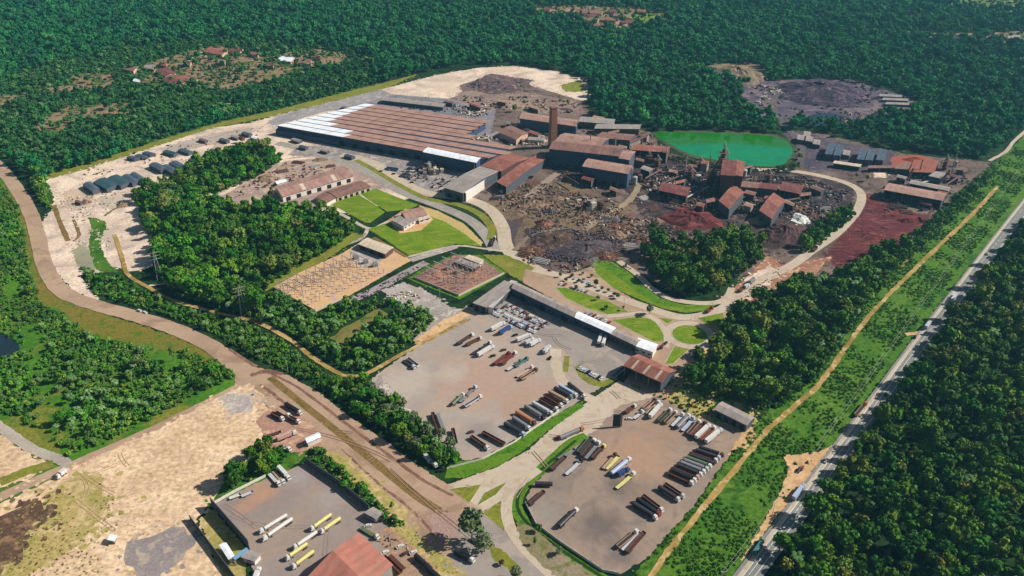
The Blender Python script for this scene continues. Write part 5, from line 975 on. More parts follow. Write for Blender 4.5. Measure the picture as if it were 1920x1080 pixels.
for (x, y), place in [((270, 128), 'valley village'), ((345, 120), 'valley village'), ((410, 118), 'valley village'), ((470, 102), 'valley village'), ((500, 122), 'valley village'), ((590, 108), 'valley village'), ((430, 96), 'valley village'), ((300, 122), 'valley village'), ((355, 150), 'valley village'), ((1060, 22), 'far village at the top'), ((1020, 20), 'far village at the top'), ((1105, 48), 'far village at the top'), ((1130, 38), 'far village at the top'), ((1140, 22), 'far village at the top'), ((1195, 22), 'far village at the top'), ((1150, 30), 'far village at the top'), ((1175, 60), 'far village at the top'), ((1095, 32), 'far village at the top'), ((1730, 68), 'far right clearing'), ((1815, 70), 'far right clearing'), ((1890, 72), 'far right clearing'), ((1905, 78), 'far right clearing')]:
    vill.append(((x, y), (x+rc.uniform(10, 22), y+rc.uniform(0, 3)), (x+rc.uniform(0, 6), y-rc.uniform(4, 6)), rc.choice([r_brown, r_dkred, r_pink, r_red, r_grey]), 'small low-roofed house scattered in the '+place))
for a_, b_, c_, m_, lb in vill: shed('house', lb, a_, b_, c_, 4.5, 1.4, m_, w_pink, 'house', windows=3, group=('houses of '+lb[-16:]) if 'scattered' in lb else None)
# chimney
x, y = G((1036, 276)); t = thing('brick_chimney', 'tall square brown brick chimney standing over the melt shop', 'chimney', (x, y))
s_ = MB(); s_.box((0, 0, 24), (8.4, 8.4, 48.6), .35, taper=.82); s_.build('shaft', m_brick, t); s_ = MB(); s_.box((0, 0, 48.9), (7.6, 7.6, 1.2), .35); s_.box((0, 0, 49.6), (6, 6, .3), .35); s_.build('crown_band', m_brick, t)
# stacks, conveyors, pipes
def conveyor(p, q, z0, z1, lb, wd=2.2):
    a = np.array(G(p, z0)); b = np.array(G(q, z1)); t = thing('conveyor', lb, 'conveyor', (a[0], a[1])); d = b-a; b3 = (d[0], d[1], z1); g = MB(); rz = atan2(d[1], d[0]); n = np.array((-sin(rz), cos(rz)))*wd/2
    z = t.location.z
    for zz in (0, 1.6): g.face([(*(-n), z0+zz), (*(d-n), z1+zz), (*(d+n), z1+zz), (*n, z0+zz)] if zz else [(*n, z0), (*(d+n), z1), (*(d-n), z1), (*(-n), z0)])
    for sgn in (-1, 1): g.face([(*(n*sgn), z0), (*(d+n*sgn), z1), (*(d+n*sgn), z1+1.6), (*(n*sgn), z0+1.6)])
    g.build('gallery', w_brown, t); k = max(2, int(hypot(*d)/14)); f = MB()
    for i in range(k):
        u = (i+.7)/k; pz = z0+(z1-z0)*u
        f.bar((d[0]*u-n[0], d[1]*u-n[1], 0), (d[0]*u-n[0]*.3, d[1]*u-n[1]*.3, pz), .2, 4); f.bar((d[0]*u+n[0], d[1]*u+n[1], 0), (d[0]*u+n[0]*.3, d[1]*u+n[1]*.3, pz), .2, 4)
    f.build('trestle', m_steel, t)
conveyor((1322, 345), (1350, 300), 2, 26, 'long sloping conveyor rising to the tall furnace building')
conveyor((1300, 368), (1318, 352), 1, 10, 'short conveyor between the dark red shed and the furnace', 1.8)
conveyor((1333, 362), (1345, 338), 1, 12, 'dark conveyor under the long sloping one', 1.8)
conveyor((1138, 348), (1163, 330), 1, 14, 'pale conveyor leaning on the blue-fronted casting shed', 2.6)
conveyor((1760, 345), (1780, 322), 2, 14, 'pale conveyor at the far right plant', 1.8)
conveyor((1732, 415), (1748, 392), 1, 8, 'white conveyor below the long salmon shed', 1.5)
conveyor((1700, 338), (1712, 318), 2, 12, 'brown conveyor left of the rust-coloured roof', 1.6)
conveyor((1078, 405), (1092, 388), 1, 9, 'pale lattice conveyor left of the concrete ruin', 1.6)
def furnace(p, hgt, lb, r=2.6):
    x, y = G(p); t = thing('blast_furnace', lb, 'furnace', (x, y)); b = MB(); b.bar((0, 0, 0), (0, 0, hgt*.5), r*1.3, 12, r2=r); b.bar((0, 0, hgt*.5), (0, 0, hgt*.72), r, 12, r2=r*.6); b.build('vessel', w_brown, t)
    b = MB(); b.bar((0, 0, hgt*.72), (0, 0, hgt), r*.25, 8); b.bar((0, 0, hgt*.93), (r*2.5, 0, hgt*.5), r*.2, 6); b.build('pipe', m_lsteel, t)
    b = MB()
    for sx in (-1, 1):
        for sy in (-1, 1): b.bar((sx*r*1.6, sy*r*1.6, 0), (sx*r*1.6, sy*r*1.6, hgt*.6), .18, 4)
    for z in (.2, .4, .6): b.box((0, 0, hgt*z), (r*3.4, r*3.4, .25))
    b.build('platform', m_steel, t)
furnace((1353, 316), 32, 'furnace stack with pale tip at the top of the long conveyor'); furnace((1292, 335), 16, 'low dark furnace beside the pale yard left of the conveyor'); furnace((1312, 322), 18, 'dark furnace behind the low one'); furnace((1770, 318), 18, 'furnace with white cap in the far right plant', 2); furnace((1215, 305), 15, 'rusty furnace behind the open frame building', 2); furnace((1232, 312), 14, 'rusty furnace beside the pond corner', 2); furnace((1440, 340), 14, 'small furnace with pale tank near the wide red roof', 2); furnace((1378, 352), 15, 'furnace between the two red sheds', 2)
# concrete plant and ruin
for (c, n, hh, lb) in (((805, 322), 26, 9, 'pale heap-like concrete plant with towers before the mill hall'), ((1115, 385), 26, 8, 'broken pale concrete ruin in the middle of the scrap yard'), ((985, 258), 22, 5, 'cluttered pale machinery between the chimney and the mill hall')):
    x, y = G(c); t = thing('concrete_ruin' if c[0] == 1115 else 'batching_plant', lb, 'ruin' if c[0] == 1115 else 'plant', (x, y)); r = random.Random(c[0])
    b1, b2, b3 = MB(), MB(), MB(); SX = 18 if c[0] != 985 else 26
    for i in range(n):
        px_, py_ = r.gauss(0, SX*.55), r.gauss(0, SX*.5); h_ = r.uniform(1.5, hh)*(1 if abs(px_) < SX*.7 else .5); (b1, b2, b3)[i % 3].box((px_, py_, h_/2), (r.uniform(2, 6), r.uniform(1.5, 5), h_), r.uniform(0, 3))
    b1.build('broken_blocks', w_beige, t); b2.build('walls', w_grey, t)
    for i in range(5): b3.bar((r.gauss(0, SX*.5), r.gauss(0, SX*.5), 0), (r.gauss(0, SX*.5), r.gauss(0, SX*.5), hh), .3, 5)
    b3.build('frame', w_brown, t)
# yard walls
def wall(pts, h, lb, m_=w_grey, cat='wall', name='yard_wall', th=.3):
    P = [np.array(G(p)) for p in pts]; t0 = P[0]; b = MB()
    for p, q in zip(P[:-1], P[1:]):
        c = (p+q)/2-t0; d = q-p; b.box((c[0], c[1], h/2-.1), (np.linalg.norm(d)+th, th, h+.2), atan2(d[1], d[0]))
    o = b.build(name, m_, None, (t0[0], t0[1], 0)); return tag(o, lb, cat)
wall([(398, 950), (468, 1030)], 7.5, 'tall dark-faced wall on the left side of the tanker yard', w_dark)  # darker tone takes in the wall's shaded face and its shadow band
wall([(357, 975), (432, 1075), (450, 1100)], 4, 'long dark outer wall left of the weedy strip', w_dark)  # outer wall given the same shade-darkened tone
wall([(575, 870), (640, 914), (692, 958)], 5, 'boundary wall on the upper right side of the tanker yard', w_dark)
wall([(398, 948), (440, 924), (498, 895)], 2.2, 'pale low wall on the upper left side of the tanker yard', w_white)
wall([(775, 522), (860, 556), (945, 514)], 2, 'low fence wall round the red substation yard', w_beige); wall([(512, 541), (592, 585), (640, 562)], 2, 'low fence along the orange substation yard', w_beige)
wall([(985, 945), (1005, 985), (1055, 1022), (1130, 1072), (1160, 1078)], 2, 'pale fence wall round the lower side of the right truck lot', w_white, 'fence', 'fence', .15)
wall([(838, 880), (905, 862), (965, 830), (1048, 772)], 1.6, 'thin pale fence between trailers and green verge', w_white, 'fence', 'fence', .12)
# billboard
x, y = G((1157, 801)); t = thing('totem_sign', 'dark tall totem sign standing on the concrete beside the right truck lot', 'sign', (x, y)); b = MB(); b.box((0, 0, 5.5), (6, .9, 9.5)); b.build('panel', omat('dark_sign_panel', (40, 46, 66)), t)
b = MB(); b.box((2.3, 0, 5.5), (1.2, 1.1, 9.3)); b.build('side_strip', w_grey, t); b = MB(); b.bar((-2, 0, -.2), (-2, 0, 1), .3); b.bar((2, 0, -.2), (2, 0, 1), .3); b.build('post', w_dark, t)
# ---------------- substations ----------------
def gantry():
    t = thing('line_gantry', 'gantry', 'gantry', (0, 0, 0)); b = MB()
    for s_ in (-4.5, 4.5):
        b = MB(); b.bar((s_-.5, 0, 0), (s_, 0, 9), .16, 4); b.bar((s_+.5, 0, 0), (s_, 0, 9), .16, 4); b.build('leg', m_lsteel, t)
    b2 = MB(); b2.box((0, 0, 8.6), (9.6, .5, .5)); c = b2.build('beam', m_lsteel, t); b3 = MB()
    for s_ in (-3, 0, 3): b3.bar((s_, 0, 7.2), (s_, 0, 8.4), .14, 5)
    d = b3.build('insulator', m_steel, t); return t, [o for o in bpy.data.objects if o.parent == t]
GT = gantry(); usedg = [False]
def equip():
    b = MB(); b.bar((0, 0, 0), (0, 0, 2.4), .18, 5); b.box((0, 0, 2.6), (1.4, .6, .5)); b.bar((-.5, 0, 2.8), (-.5, 0, 4.6), .16, 5); b.bar((.5, 0, 2.8), (.5, 0, 4.6), .16, 5); o = b.build('switch_post', m_lsteel); return o
EQ = equip(); usede = [False]
def grid(a, b, c, nx, ny, fn):
    a, b, c = (np.array(G(p)) for p in (a, b, c)); rz = atan2((b-a)[1], (b-a)[0])
    for i in range(nx):
        for j in range(ny): fn(a+(b-a)*(i+.5)/nx+(c-a)*(j+.5)/ny, rz, i, j)
def put_g(yard):
    def f(p, rz, i, j):
        lb = 'pale steel gantry standing in the '+yard; gr = 'gantries of the '+yard
        if not usedg[0]: usedg[0] = True; GT[0].location = (p[0], p[1], gz(*p)); GT[0].rotation_euler = (0, 0, rz); GT[0]['label'] = lb; GT[0]['group'] = gr
        else: dup(GT[0], GT[1], (p[0], p[1]), rz, lb, gr)
    return f
def put_e(yard):
    def f(p, rz, i, j):
        if rnd.random() < .15: return
        p = p+np.array((rnd.uniform(-1, 1), rnd.uniform(-1, 1)))
        if usede[0]: o = EQ.copy(); COL.objects.link(o)
        else: o = EQ; usede[0] = True
        o.location = (p[0], p[1], gz(*p)); o.rotation_euler = (0, 0, rz); o['label'] = 'small switchgear post with twin insulators in the '+yard; o['category'] = 'switchgear'; o['group'] = 'switchgear posts of the '+yard
    return f
grid((530, 540), (560, 556), (665, 484), 2, 8, put_g('orange substation yard')); grid((522, 540), (585, 575), (665, 482), 8, 13, put_e('orange substation yard'))
grid((785, 518), (850, 546), (850, 484), 3, 4, put_g('red substation yard')); grid((785, 518), (862, 550), (862, 482), 9, 11, put_e('red substation yard'))
def transformer(p, lb):
    x, y = G(p); t = thing('power_transformer', lb, 'transformer', (x, y), .4); b = MB(); b.box((0, 0, 1.8), (4.4, 2.6, 3.4)); b.build('tank', w_grey, t); b = MB()
    for i in range(3): b.bar((-1.2+i*1.2, 0, 3.5), (-1.2+i*1.2, 0, 5.2), .2, 6)
    b.build('bushing', w_brown, t); b = MB(); b.box((0, 1.9, 1.7), (3.8, .9, 2.6)); b.build('radiator', w_dark, t)
for i, p in enumerate([(668, 486), (686, 494), (704, 500)]): transformer(p, ordn(i)+' from the left of the three grey transformers below the control house')
for i, p in enumerate([(842, 505), (858, 513)]): transformer(p, ordn(i)+' from the left of the transformers in the red substation yard')
# pylons and poles
def pylon(p, hgt, lb):
    x, y = G(p); t = thing('lattice_pylon', lb, 'pylon', (x, y), .5); b = MB(); w0, w1 = 2.4, .5
    for sx in (-1, 1):
        for sy in (-1, 1): b.bar((sx*w0, sy*w0, 0), (sx*w1, sy*w1, hgt), .13, 4)
    for k in range(8):
        f0, f1 = k/8, (k+1)/8; a0 = w0+(w1-w0)*f0; a1 = w0+(w1-w0)*f1
        for s_ in (-1, 1): b.bar((-a0, s_*a0, hgt*f0), (a1, s_*a1, hgt*f1), .08, 4); b.bar((s_*a0, -a0, hgt*f0), (s_*a1, a1, hgt*f1), .08, 4)
    b.build('tower', m_lsteel, t)
    for z in (.72, .84, .96): c = MB(); c.bar((-4.5, 0, hgt*z), (4.5, 0, hgt*z), .14, 4); c.build('crossarm', m_lsteel, t)
pylon((300, 522), 26, 'slim pale pylon beside the sandy path below the bare mound'); pylon((458, 592), 27, 'pale pylon above the hedge, nearest the orange substation'); pylon((532, 560), 18, 'short pylon at the left corner of the orange substation'); pylon((1112, 506), 12, 'short mast beside the green crescent')
def pole(p, hgt, lb, arm=True):
    x, y = G(p); t = thing('light_pole', lb, 'pole', (x, y)); b = MB(); b.bar((0, 0, -.2), (0, 0, hgt), .17, 6, r2=.1); b.build('post', m_lsteel, t)
    if arm: b = MB(); b.box((0, 0, hgt), (2.6, .3, .25)); b.build('crossarm', m_lsteel, t)
for p, h_, lb in [((1092, 684), 7, 'light pole with long thin shadow at the tip of the green crescent kerb'), ((540, 697), 12, 'tall pale pole in the hedge above the road junction'), ((675, 780), 12, 'pale pole among the trees beside the dirt road'), ((1170, 575), 8, 'light pole in the plaza beside the oval lawn'), ((1015, 565), 9, 'light pole before the dark office front'), ((700, 790), 8, 'pole beside the pale hut in the tree belt'), ((890, 330), 16, 'pale mast at the right end of the raised white shed'), ((945, 235), 16, 'dark pole behind the mill hall'), ((1295, 600), 8, 'light pole above the roundabout'), ((825, 560), 9, 'thin pole beside the red substation yard')]: pole(p, h_, lb)
ppts = [(1352, 1100), (1447, 970), (1560, 815), (1650, 690), (1725, 585), (1790, 495), (1850, 412), (1905, 335)]
for i, p in enumerate(ppts): pole(p, 11, ordn(i)+' utility pole from the bottom in the green corridor beside the highway')
b = MB()
for p, q in zip(ppts[:-1], ppts[1:]):
    a3 = np.array((*G(p), 10.9)); b3 = np.array((*G(q), 10.9))
    for s_ in (-1, 1):
        prev = None
        for k in range(9):
            u = k/8; c_ = a3+(b3-a3)*u; c_ = c_+np.array((s_*1.1, 0, .2-2.2*4*u*(1-u)))
            if prev is not None: b.bar(prev, c_, .05, 4)
            prev = c_
tag(b.build('power_line', m_lsteel), 'pair of thin wires strung on poles along the green corridor', 'cable')
# ---------------- vehicles ----------------
def paint(n, c, **k): return omat(n, c, .45, .12, .4, **k)
P_ = dict(white=paint('white_paint', (214, 210, 204)), black=paint('black_paint', (36, 34, 38)), dark=paint('charcoal_tarp', (58, 54, 58)), grey=paint('grey_paint', (130, 128, 130)), red=paint('red_paint', (128, 52, 46)), orange=paint('orange_tarp', (184, 112, 68)), tan=paint('tan_paint', (176, 146, 116)), brown=paint('brown_paint', (96, 58, 46)),
 blue=paint('blue_paint', (48, 72, 124)), pale=paint('pale_blue_paint', (170, 184, 206)), yellow=paint('yellow_paint', (214, 206, 128)), teal=paint('teal_paint', (70, 128, 130)), green=paint('olive_green_paint', (96, 110, 78)), silver=paint('silver_paint', (190, 192, 196)), pink=paint('faded_pink_paint', (196, 160, 146)))
m_tyre = omat('tyre_rubber', (28, 28, 30)); m_chas = omat('truck_chassis', (48, 44, 44))
def wheels(t, xs, y, r=.52, w_=.32):
    for x in xs:
        for s_ in (-1, 1):
            b = MB(); b.bar((x, s_*y-w_/2, r), (x, s_*y+w_/2, r), r, 8); b.build('wheel', m_tyre, t)
TRUCKS = {}
def cabmesh(t, col, x0):
    b = MB(); b.box((x0+1.15, 0, 2.05), (2.2, 2.45, 2.3)); b.box((x0+1.0, 0, 3.35), (1.7, 2.2, .5), taper=.8); b.box((x0+2.45, 0, 1.5), (.5, 2.35, 1.1)); c = b.build('cab', P_[col], t)
    g = MB(); g.box((x0+2.28, 0, 2.55), (.1, 2.1, .85)); ws = g.build('windscreen', m_glass, c); return c, ws
def truck(kind, cab, body, length=17):
    key = (kind, cab, body, length)
    if key in TRUCKS: return TRUCKS[key]
    t = thing('truck', '', 'truck', (0, 0, 0)); L2 = length/2; kids = []; xb = -L2; xe = L2-3.4 if cab else L2
    if cab: cabmesh(t, cab, L2-2.6)
    segs = [(xb, xe)] if length < 18.5 else [(xb, (xb+xe)/2-.3), ((xb+xe)/2+.3, xe)]
    for a, e in segs:
        m = (a+e)/2; l = e-a; b = MB()
        if kind == 'box': b.box((m, 0, 2.75), (l, 2.55, 2.7))
        elif kind == 'tarp':
            b.box((m, 0, 2.2), (l, 2.55, 1.7)); n = 8
            for i in range(n):
                f0, f1 = pi*i/n, pi*(i+1)/n; y0, z0, y1, z1 = 1.28*cos(f0), 3.06+.5*sin(f0), 1.28*cos(f1), 3.06+.5*sin(f1)
                b.face([(a, y0, z0), (e, y0, z0), (e, y1, z1), (a, y1, z1)][::-1])
        elif kind == 'open':
            for s_ in (-1, 1): b.box((m, s_*1.24, 2.0), (l, .1, 1.5))
            for s_ in (a, e): b.box((s_, 0, 2.0), (.1, 2.5, 1.5))
            b.box((m, 0, 1.35), (l, 2.5, .15))
        elif kind == 'flat':
            b.box((m, 0, 1.35), (l, 2.5, .22)); b.box((e-.1, 0, 1.9), (.15, 2.5, 1.1))
        elif kind == 'tank': b.bar((a, 0, 2.3), (e, 0, 2.3), 1.12, 14); b.box((m, 0, 3.46), (l*.6, .6, .12))
        tr = b.build('trailer' if length > 11 else 'cargo_body', P_[body], t)
        if kind == 'open': q = MB(); q.box((m, 0, 1.7), (l-.3, 2.3, .5)); q.build('load', P_['dark'] if body in ('tan', 'white', 'green', 'silver') else P_['brown'], tr)
    b = MB(); b.box(((xb+L2)/2-.3, 0, 1.05), (length-1.2, .9, .3)); b.build('chassis', m_chas, t)
    xs = [xb+1.2, xb+2.5, xb+3.8] if length > 11 else [xb+1.5]
    if length > 18.5: xs += [(xb+xe)/2]
    if cab: xs += [L2-1.2, L2-4.6]
    wheels(t, xs, 1.05)
    kids = [o for o in bpy.data.objects if o.parent == t]
    for k in kids: KIDS[k.name] = [o for o in bpy.data.objects if o.parent == k]
    TRUCKS[key] = [t, kids, False]; return TRUCKS[key]
CN = dict(white='white', black='black', dark='charcoal', grey='grey', red='red', orange='orange', tan='tan', brown='brown', blue='blue', pale='pale blue', yellow='yellow', teal='teal', green='olive green', silver='silver', pink='faded pink')
KN = dict(box='box trailer', tarp='tarped trailer', open='open trailer', flat='flatbed trailer', tank='tanker trailer')
used_labels = {}
def put_truck(tail, head, kind, cab, body, where, group=None, length=None, z=1.2):
    a, b = np.array(G(tail, z)), np.array(G(head, z)); d = b-a; L_ = np.linalg.norm(d); c = (a+b)/2
    length = length or (21 if L_ > 20 else (17 if L_ > 13.5 else (12 if L_ > 10 else 8.5)))
    T_ = truck(kind, cab, body, length)
    nm = KN[kind] if length > 11 else KN[kind].replace('trailer', 'lorry')
    lb = f"{CN[body]} {nm}" + (f", {CN[cab]} cab, " if cab else ", no cab, ")+where
    rz = atan2(d[1], d[0])
    if not T_[2]: T_[2] = True; t = T_[0]; t.location = (c[0], c[1], gz(*c)); t.rotation_euler = (0, 0, rz); t.scale = (min(1.3, max(.8, L_/length)), .9, .9); t['label'] = lb; (t.__setitem__('group', group) if group else None)
    else: t = dup(T_[0], T_[1], c, rz, lb, group, (min(1.3, max(.8, L_/length)), .9, .9))
    return t
VR = 'trailers parked along the green verge'
rowA = [((883, 820), (916, 843), 'open', 'white', 'brown'), ((905, 812), (946, 834), 'open', None, 'brown'), ((946, 796), (984, 817), 'tarp', 'pale', 'dark'), ((962, 785), (994, 806), 'tarp', 'white', 'grey'), ((968, 774), (1004, 796), 'tarp', 'brown', 'orange'), ((985, 763), (1021, 786), 'tarp', 'black', 'grey'), ((999, 757), (1036, 778), 'tarp', 'white', 'silver'),
 ((1012, 750), (1046, 770), 'open', 'white', 'brown'), ((1021, 743), (1055, 763), 'open', 'white', 'red'), ((1030, 736), (1065, 755), 'tarp', 'white', 'tan'), ((1040, 729), (1073, 747), 'tarp', 'grey', 'dark'), ((1049, 725), (1082, 744), 'tarp', 'white', 'pale'), ((1066, 721), (1098, 747), 'tarp', 'white', 'dark')]
for i, (a, b, k, c, bd) in enumerate(rowA): put_truck(a, b, k, c, bd, ordn(i)+' from the left along the green verge', VR)
LOT = [((848, 760), (870, 740), 'tank', 'white', 'green', 'leftmost of the gravel-lot lone trio'), ((862, 754), (893, 725), 'flat', 'silver', 'grey', 'middle of the lone trio in the gravel lot'), ((871, 763), (903, 743), 'open', 'white', 'silver', 'rightmost of the lone trio in the gravel lot'),
 ((858, 646), (888, 627), 'open', 'white', 'dark', 'left of the upper pair in the gravel lot'), ((874, 648), (903, 634), 'open', 'white', 'brown', 'right of the upper pair in the gravel lot'), ((885, 664), (921, 642), 'flat', 'white', 'dark', 'left of the pair below the upper pair'), ((896, 668), (926, 650), 'box', 'white', 'white', 'right of the pair below the upper pair'),
 ((921, 620), (947, 606), 'box', 'white', 'white', 'beside the blue one at the top of the gravel lot'), ((936, 627), (960, 613), 'box', 'pale', 'blue', 'top of the lot below parked cars'), ((969, 640), (996, 629), 'box', 'white', 'white', 'uppermost of the white cluster below the parked cars'), ((985, 646), (1001, 636), 'box', 'white', 'silver', 'middle of the white cluster below the parked cars'), ((994, 649), (1013, 638), 'box', 'white', 'white', 'lowest of the white cluster below the parked cars'),
 ((1020, 663), (1031, 650), 'box', 'white', 'silver', 'alone at the right edge of the gravel lot'), ((927, 684), (956, 662), 'open', 'red', 'red', 'left of the red pair in the gravel lot'), ((941, 684), (968, 661), 'open', 'white', 'red', 'right of the red pair in the gravel lot'), ((951, 694), (978, 677), 'flat', 'teal', 'silver', 'beside the teal load right of the red pair'), ((965, 688), (990, 672), 'open', 'teal', 'teal', 'right of the pale flatbed'), ((969, 707), (1000, 688), 'flat', 'white', 'pink', 'left of the gravel-lot lowest central pair'), ((977, 712), (1007, 693), 'open', 'brown', 'tan', 'right of the gravel-lot lowest central pair'),
 ((757, 676), (778, 691), 'flat', 'silver', 'dark', 'left of the gravel-lot far-left pair'), ((764, 673), (784, 688), 'open', None, 'white', 'right of the gravel-lot far-left pair'), ((811, 776), (823, 812), 'open', None, 'brown', 'standing near-upright beside the grey-green trees at the lot corner'), ((820, 775), (833, 808), 'flat', None, 'grey', 'right of the brown one beside the grey-green trees'), ((849, 806), (855, 832), 'open', None, 'dark', 'half hidden at the lot corner by the big grey-green tree'),
 ((1122, 646), (1128, 629), 'box', 'white', 'white', 'left of the two facing the office front'), ((1130, 649), (1136, 632), 'box', 'white', 'white', 'right of the two facing the office front')]
for a, b, k, c, bd, wl in LOT: put_truck(a, b, k, c, bd, wl)
R2 = [((1050, 823), (1094, 804), 'tarp', 'orange', 'grey', 'driving on the concrete road between the two lots'), ((1084, 850), (1108, 822), 'open', None, 'green', 'leftmost of the dirt-lot upper-left cluster'), ((1090, 857), (1116, 825), 'open', 'white', 'dark', 'second of the dirt-lot upper-left cluster'), ((1098, 860), (1124, 829), 'flat', 'white', 'grey', 'third of the dirt-lot upper-left cluster'), ((1110, 861), (1134, 836), 'open', 'yellow', 'dark', 'last of the dirt-lot upper-left cluster'),
 ((1048, 861), (1077, 843), 'flat', None, 'grey', 'uppermost of three along the left side of the dirt lot'), ((1033, 882), (1060, 858), 'open', None, 'dark', 'middle of three along the left side of the dirt lot'), ((1061, 890), (1092, 862), 'flat', 'black', 'silver', 'lowest of three along the left side of the dirt lot'), ((1131, 879), (1155, 852), 'flat', 'brown', 'tan', 'left of the thin pair in the dirt lot'), ((1137, 880), (1160, 856), 'flat', None, 'yellow', 'right of the thin pair in the dirt lot'),
 ((1146, 890), (1182, 860), 'tarp', 'white', 'pale', 'above the blue one in the dirt lot'), ((1158, 893), (1179, 880), 'box', 'blue', 'blue', 'in the middle of the dirt lot'), ((1156, 916), (1190, 887), 'flat', 'white', 'yellow', 'below the blue one in the dirt lot'), ((1003, 909), (1036, 910), 'tarp', None, 'dark', 'level across the left edge of the dirt lot'), ((992, 947), (1020, 923), 'open', None, 'dark', 'lower one at the left edge of the dirt lot'), ((1048, 989), (1083, 955), 'tarp', 'white', 'dark', 'alone in the lower part of the dirt lot'),
 ((1158, 1027), (1196, 996), 'open', 'white', 'tan', 'leftmost of the three at the bottom of the dirt lot'), ((1167, 1032), (1202, 1000), 'flat', None, 'silver', 'middle of the three at the bottom of the dirt lot'), ((1175, 1037), (1208, 1000), 'open', None, 'brown', 'rightmost of the three at the bottom of the dirt lot'),
 ((1187, 946), (1232, 974), 'tarp', 'white', 'dark', 'lowest of three by the dirt-lot trees'), ((1194, 938), (1238, 968), 'tarp', 'red', 'black', 'middle of three by the dirt-lot trees'), ((1205, 931), (1243, 960), 'open', 'white', 'brown', 'highest of three by the dirt-lot trees'), ((1235, 915), (1274, 940), 'tarp', 'white', 'dark', 'lower of the dirt-lot right-hand pair'), ((1246, 909), (1283, 934), 'open', 'silver', 'brown', 'upper of the dirt-lot right-hand pair')]
for a, b, k, c, bd, wl in R2: put_truck(a, b, k, c, bd, wl)
SR = 'trucks in the slanting row at the right side of the dirt lot'
cols = [('brown', 'white'), ('black', 'white'), ('brown', 'pink'), ('dark', 'white'), ('grey', 'white'), ('grey', 'silver'), ('green', 'white'), ('dark', None), ('brown', 'white'), ('dark', 'silver'), ('black', 'brown')]
for i, (bd, c) in enumerate(cols):
    f = i/(len(cols)-1); a = (1253+57*f, 888-47*f); put_truck(a, (a[0]+47, a[1]+(21-6*f)), 'open' if bd == 'brown' else 'tarp', c, bd, ordn(i)+' from the bottom of the slanting row, dirt lot', SR)
UR = 'trucks in the upper row of the dirt lot'
rowU = [((1172, 775), (1192, 761), 'open', 'white', 'brown'), ((1188, 785), (1206, 772), 'flat', 'white', 'silver'), ((1207, 768), (1229, 750), 'open', 'brown', 'pink'), ((1213, 776), (1236, 754), 'flat', 'white', 'tan'), ((1218, 784), (1240, 759), 'box', 'white', 'white'), ((1235, 791), (1258, 768), 'open', 'white', 'green'), ((1247, 794), (1268, 773), 'open', 'white', 'tan'), ((1260, 799), (1281, 777), 'flat', 'white', 'silver'), ((1269, 803), (1293, 779), 'tarp', 'white', 'grey'), ((1279, 808), (1301, 784), 'flat', 'silver', 'pale'),
 ((1290, 815), (1312, 790), 'open', 'white', 'tan'), ((1297, 819), (1323, 793), 'open', 'brown', 'red'), ((1304, 823), (1331, 798), 'box', 'white', 'white'), ((1313, 826), (1341, 802), 'open', 'white', 'orange'), ((1323, 831), (1353, 806), 'box', 'silver', 'white')]
for i, (a, b, k, c, bd) in enumerate(rowU): put_truck(a, b, k, c, bd, ordn(i)+' from the left, upper dirt-lot row', UR)
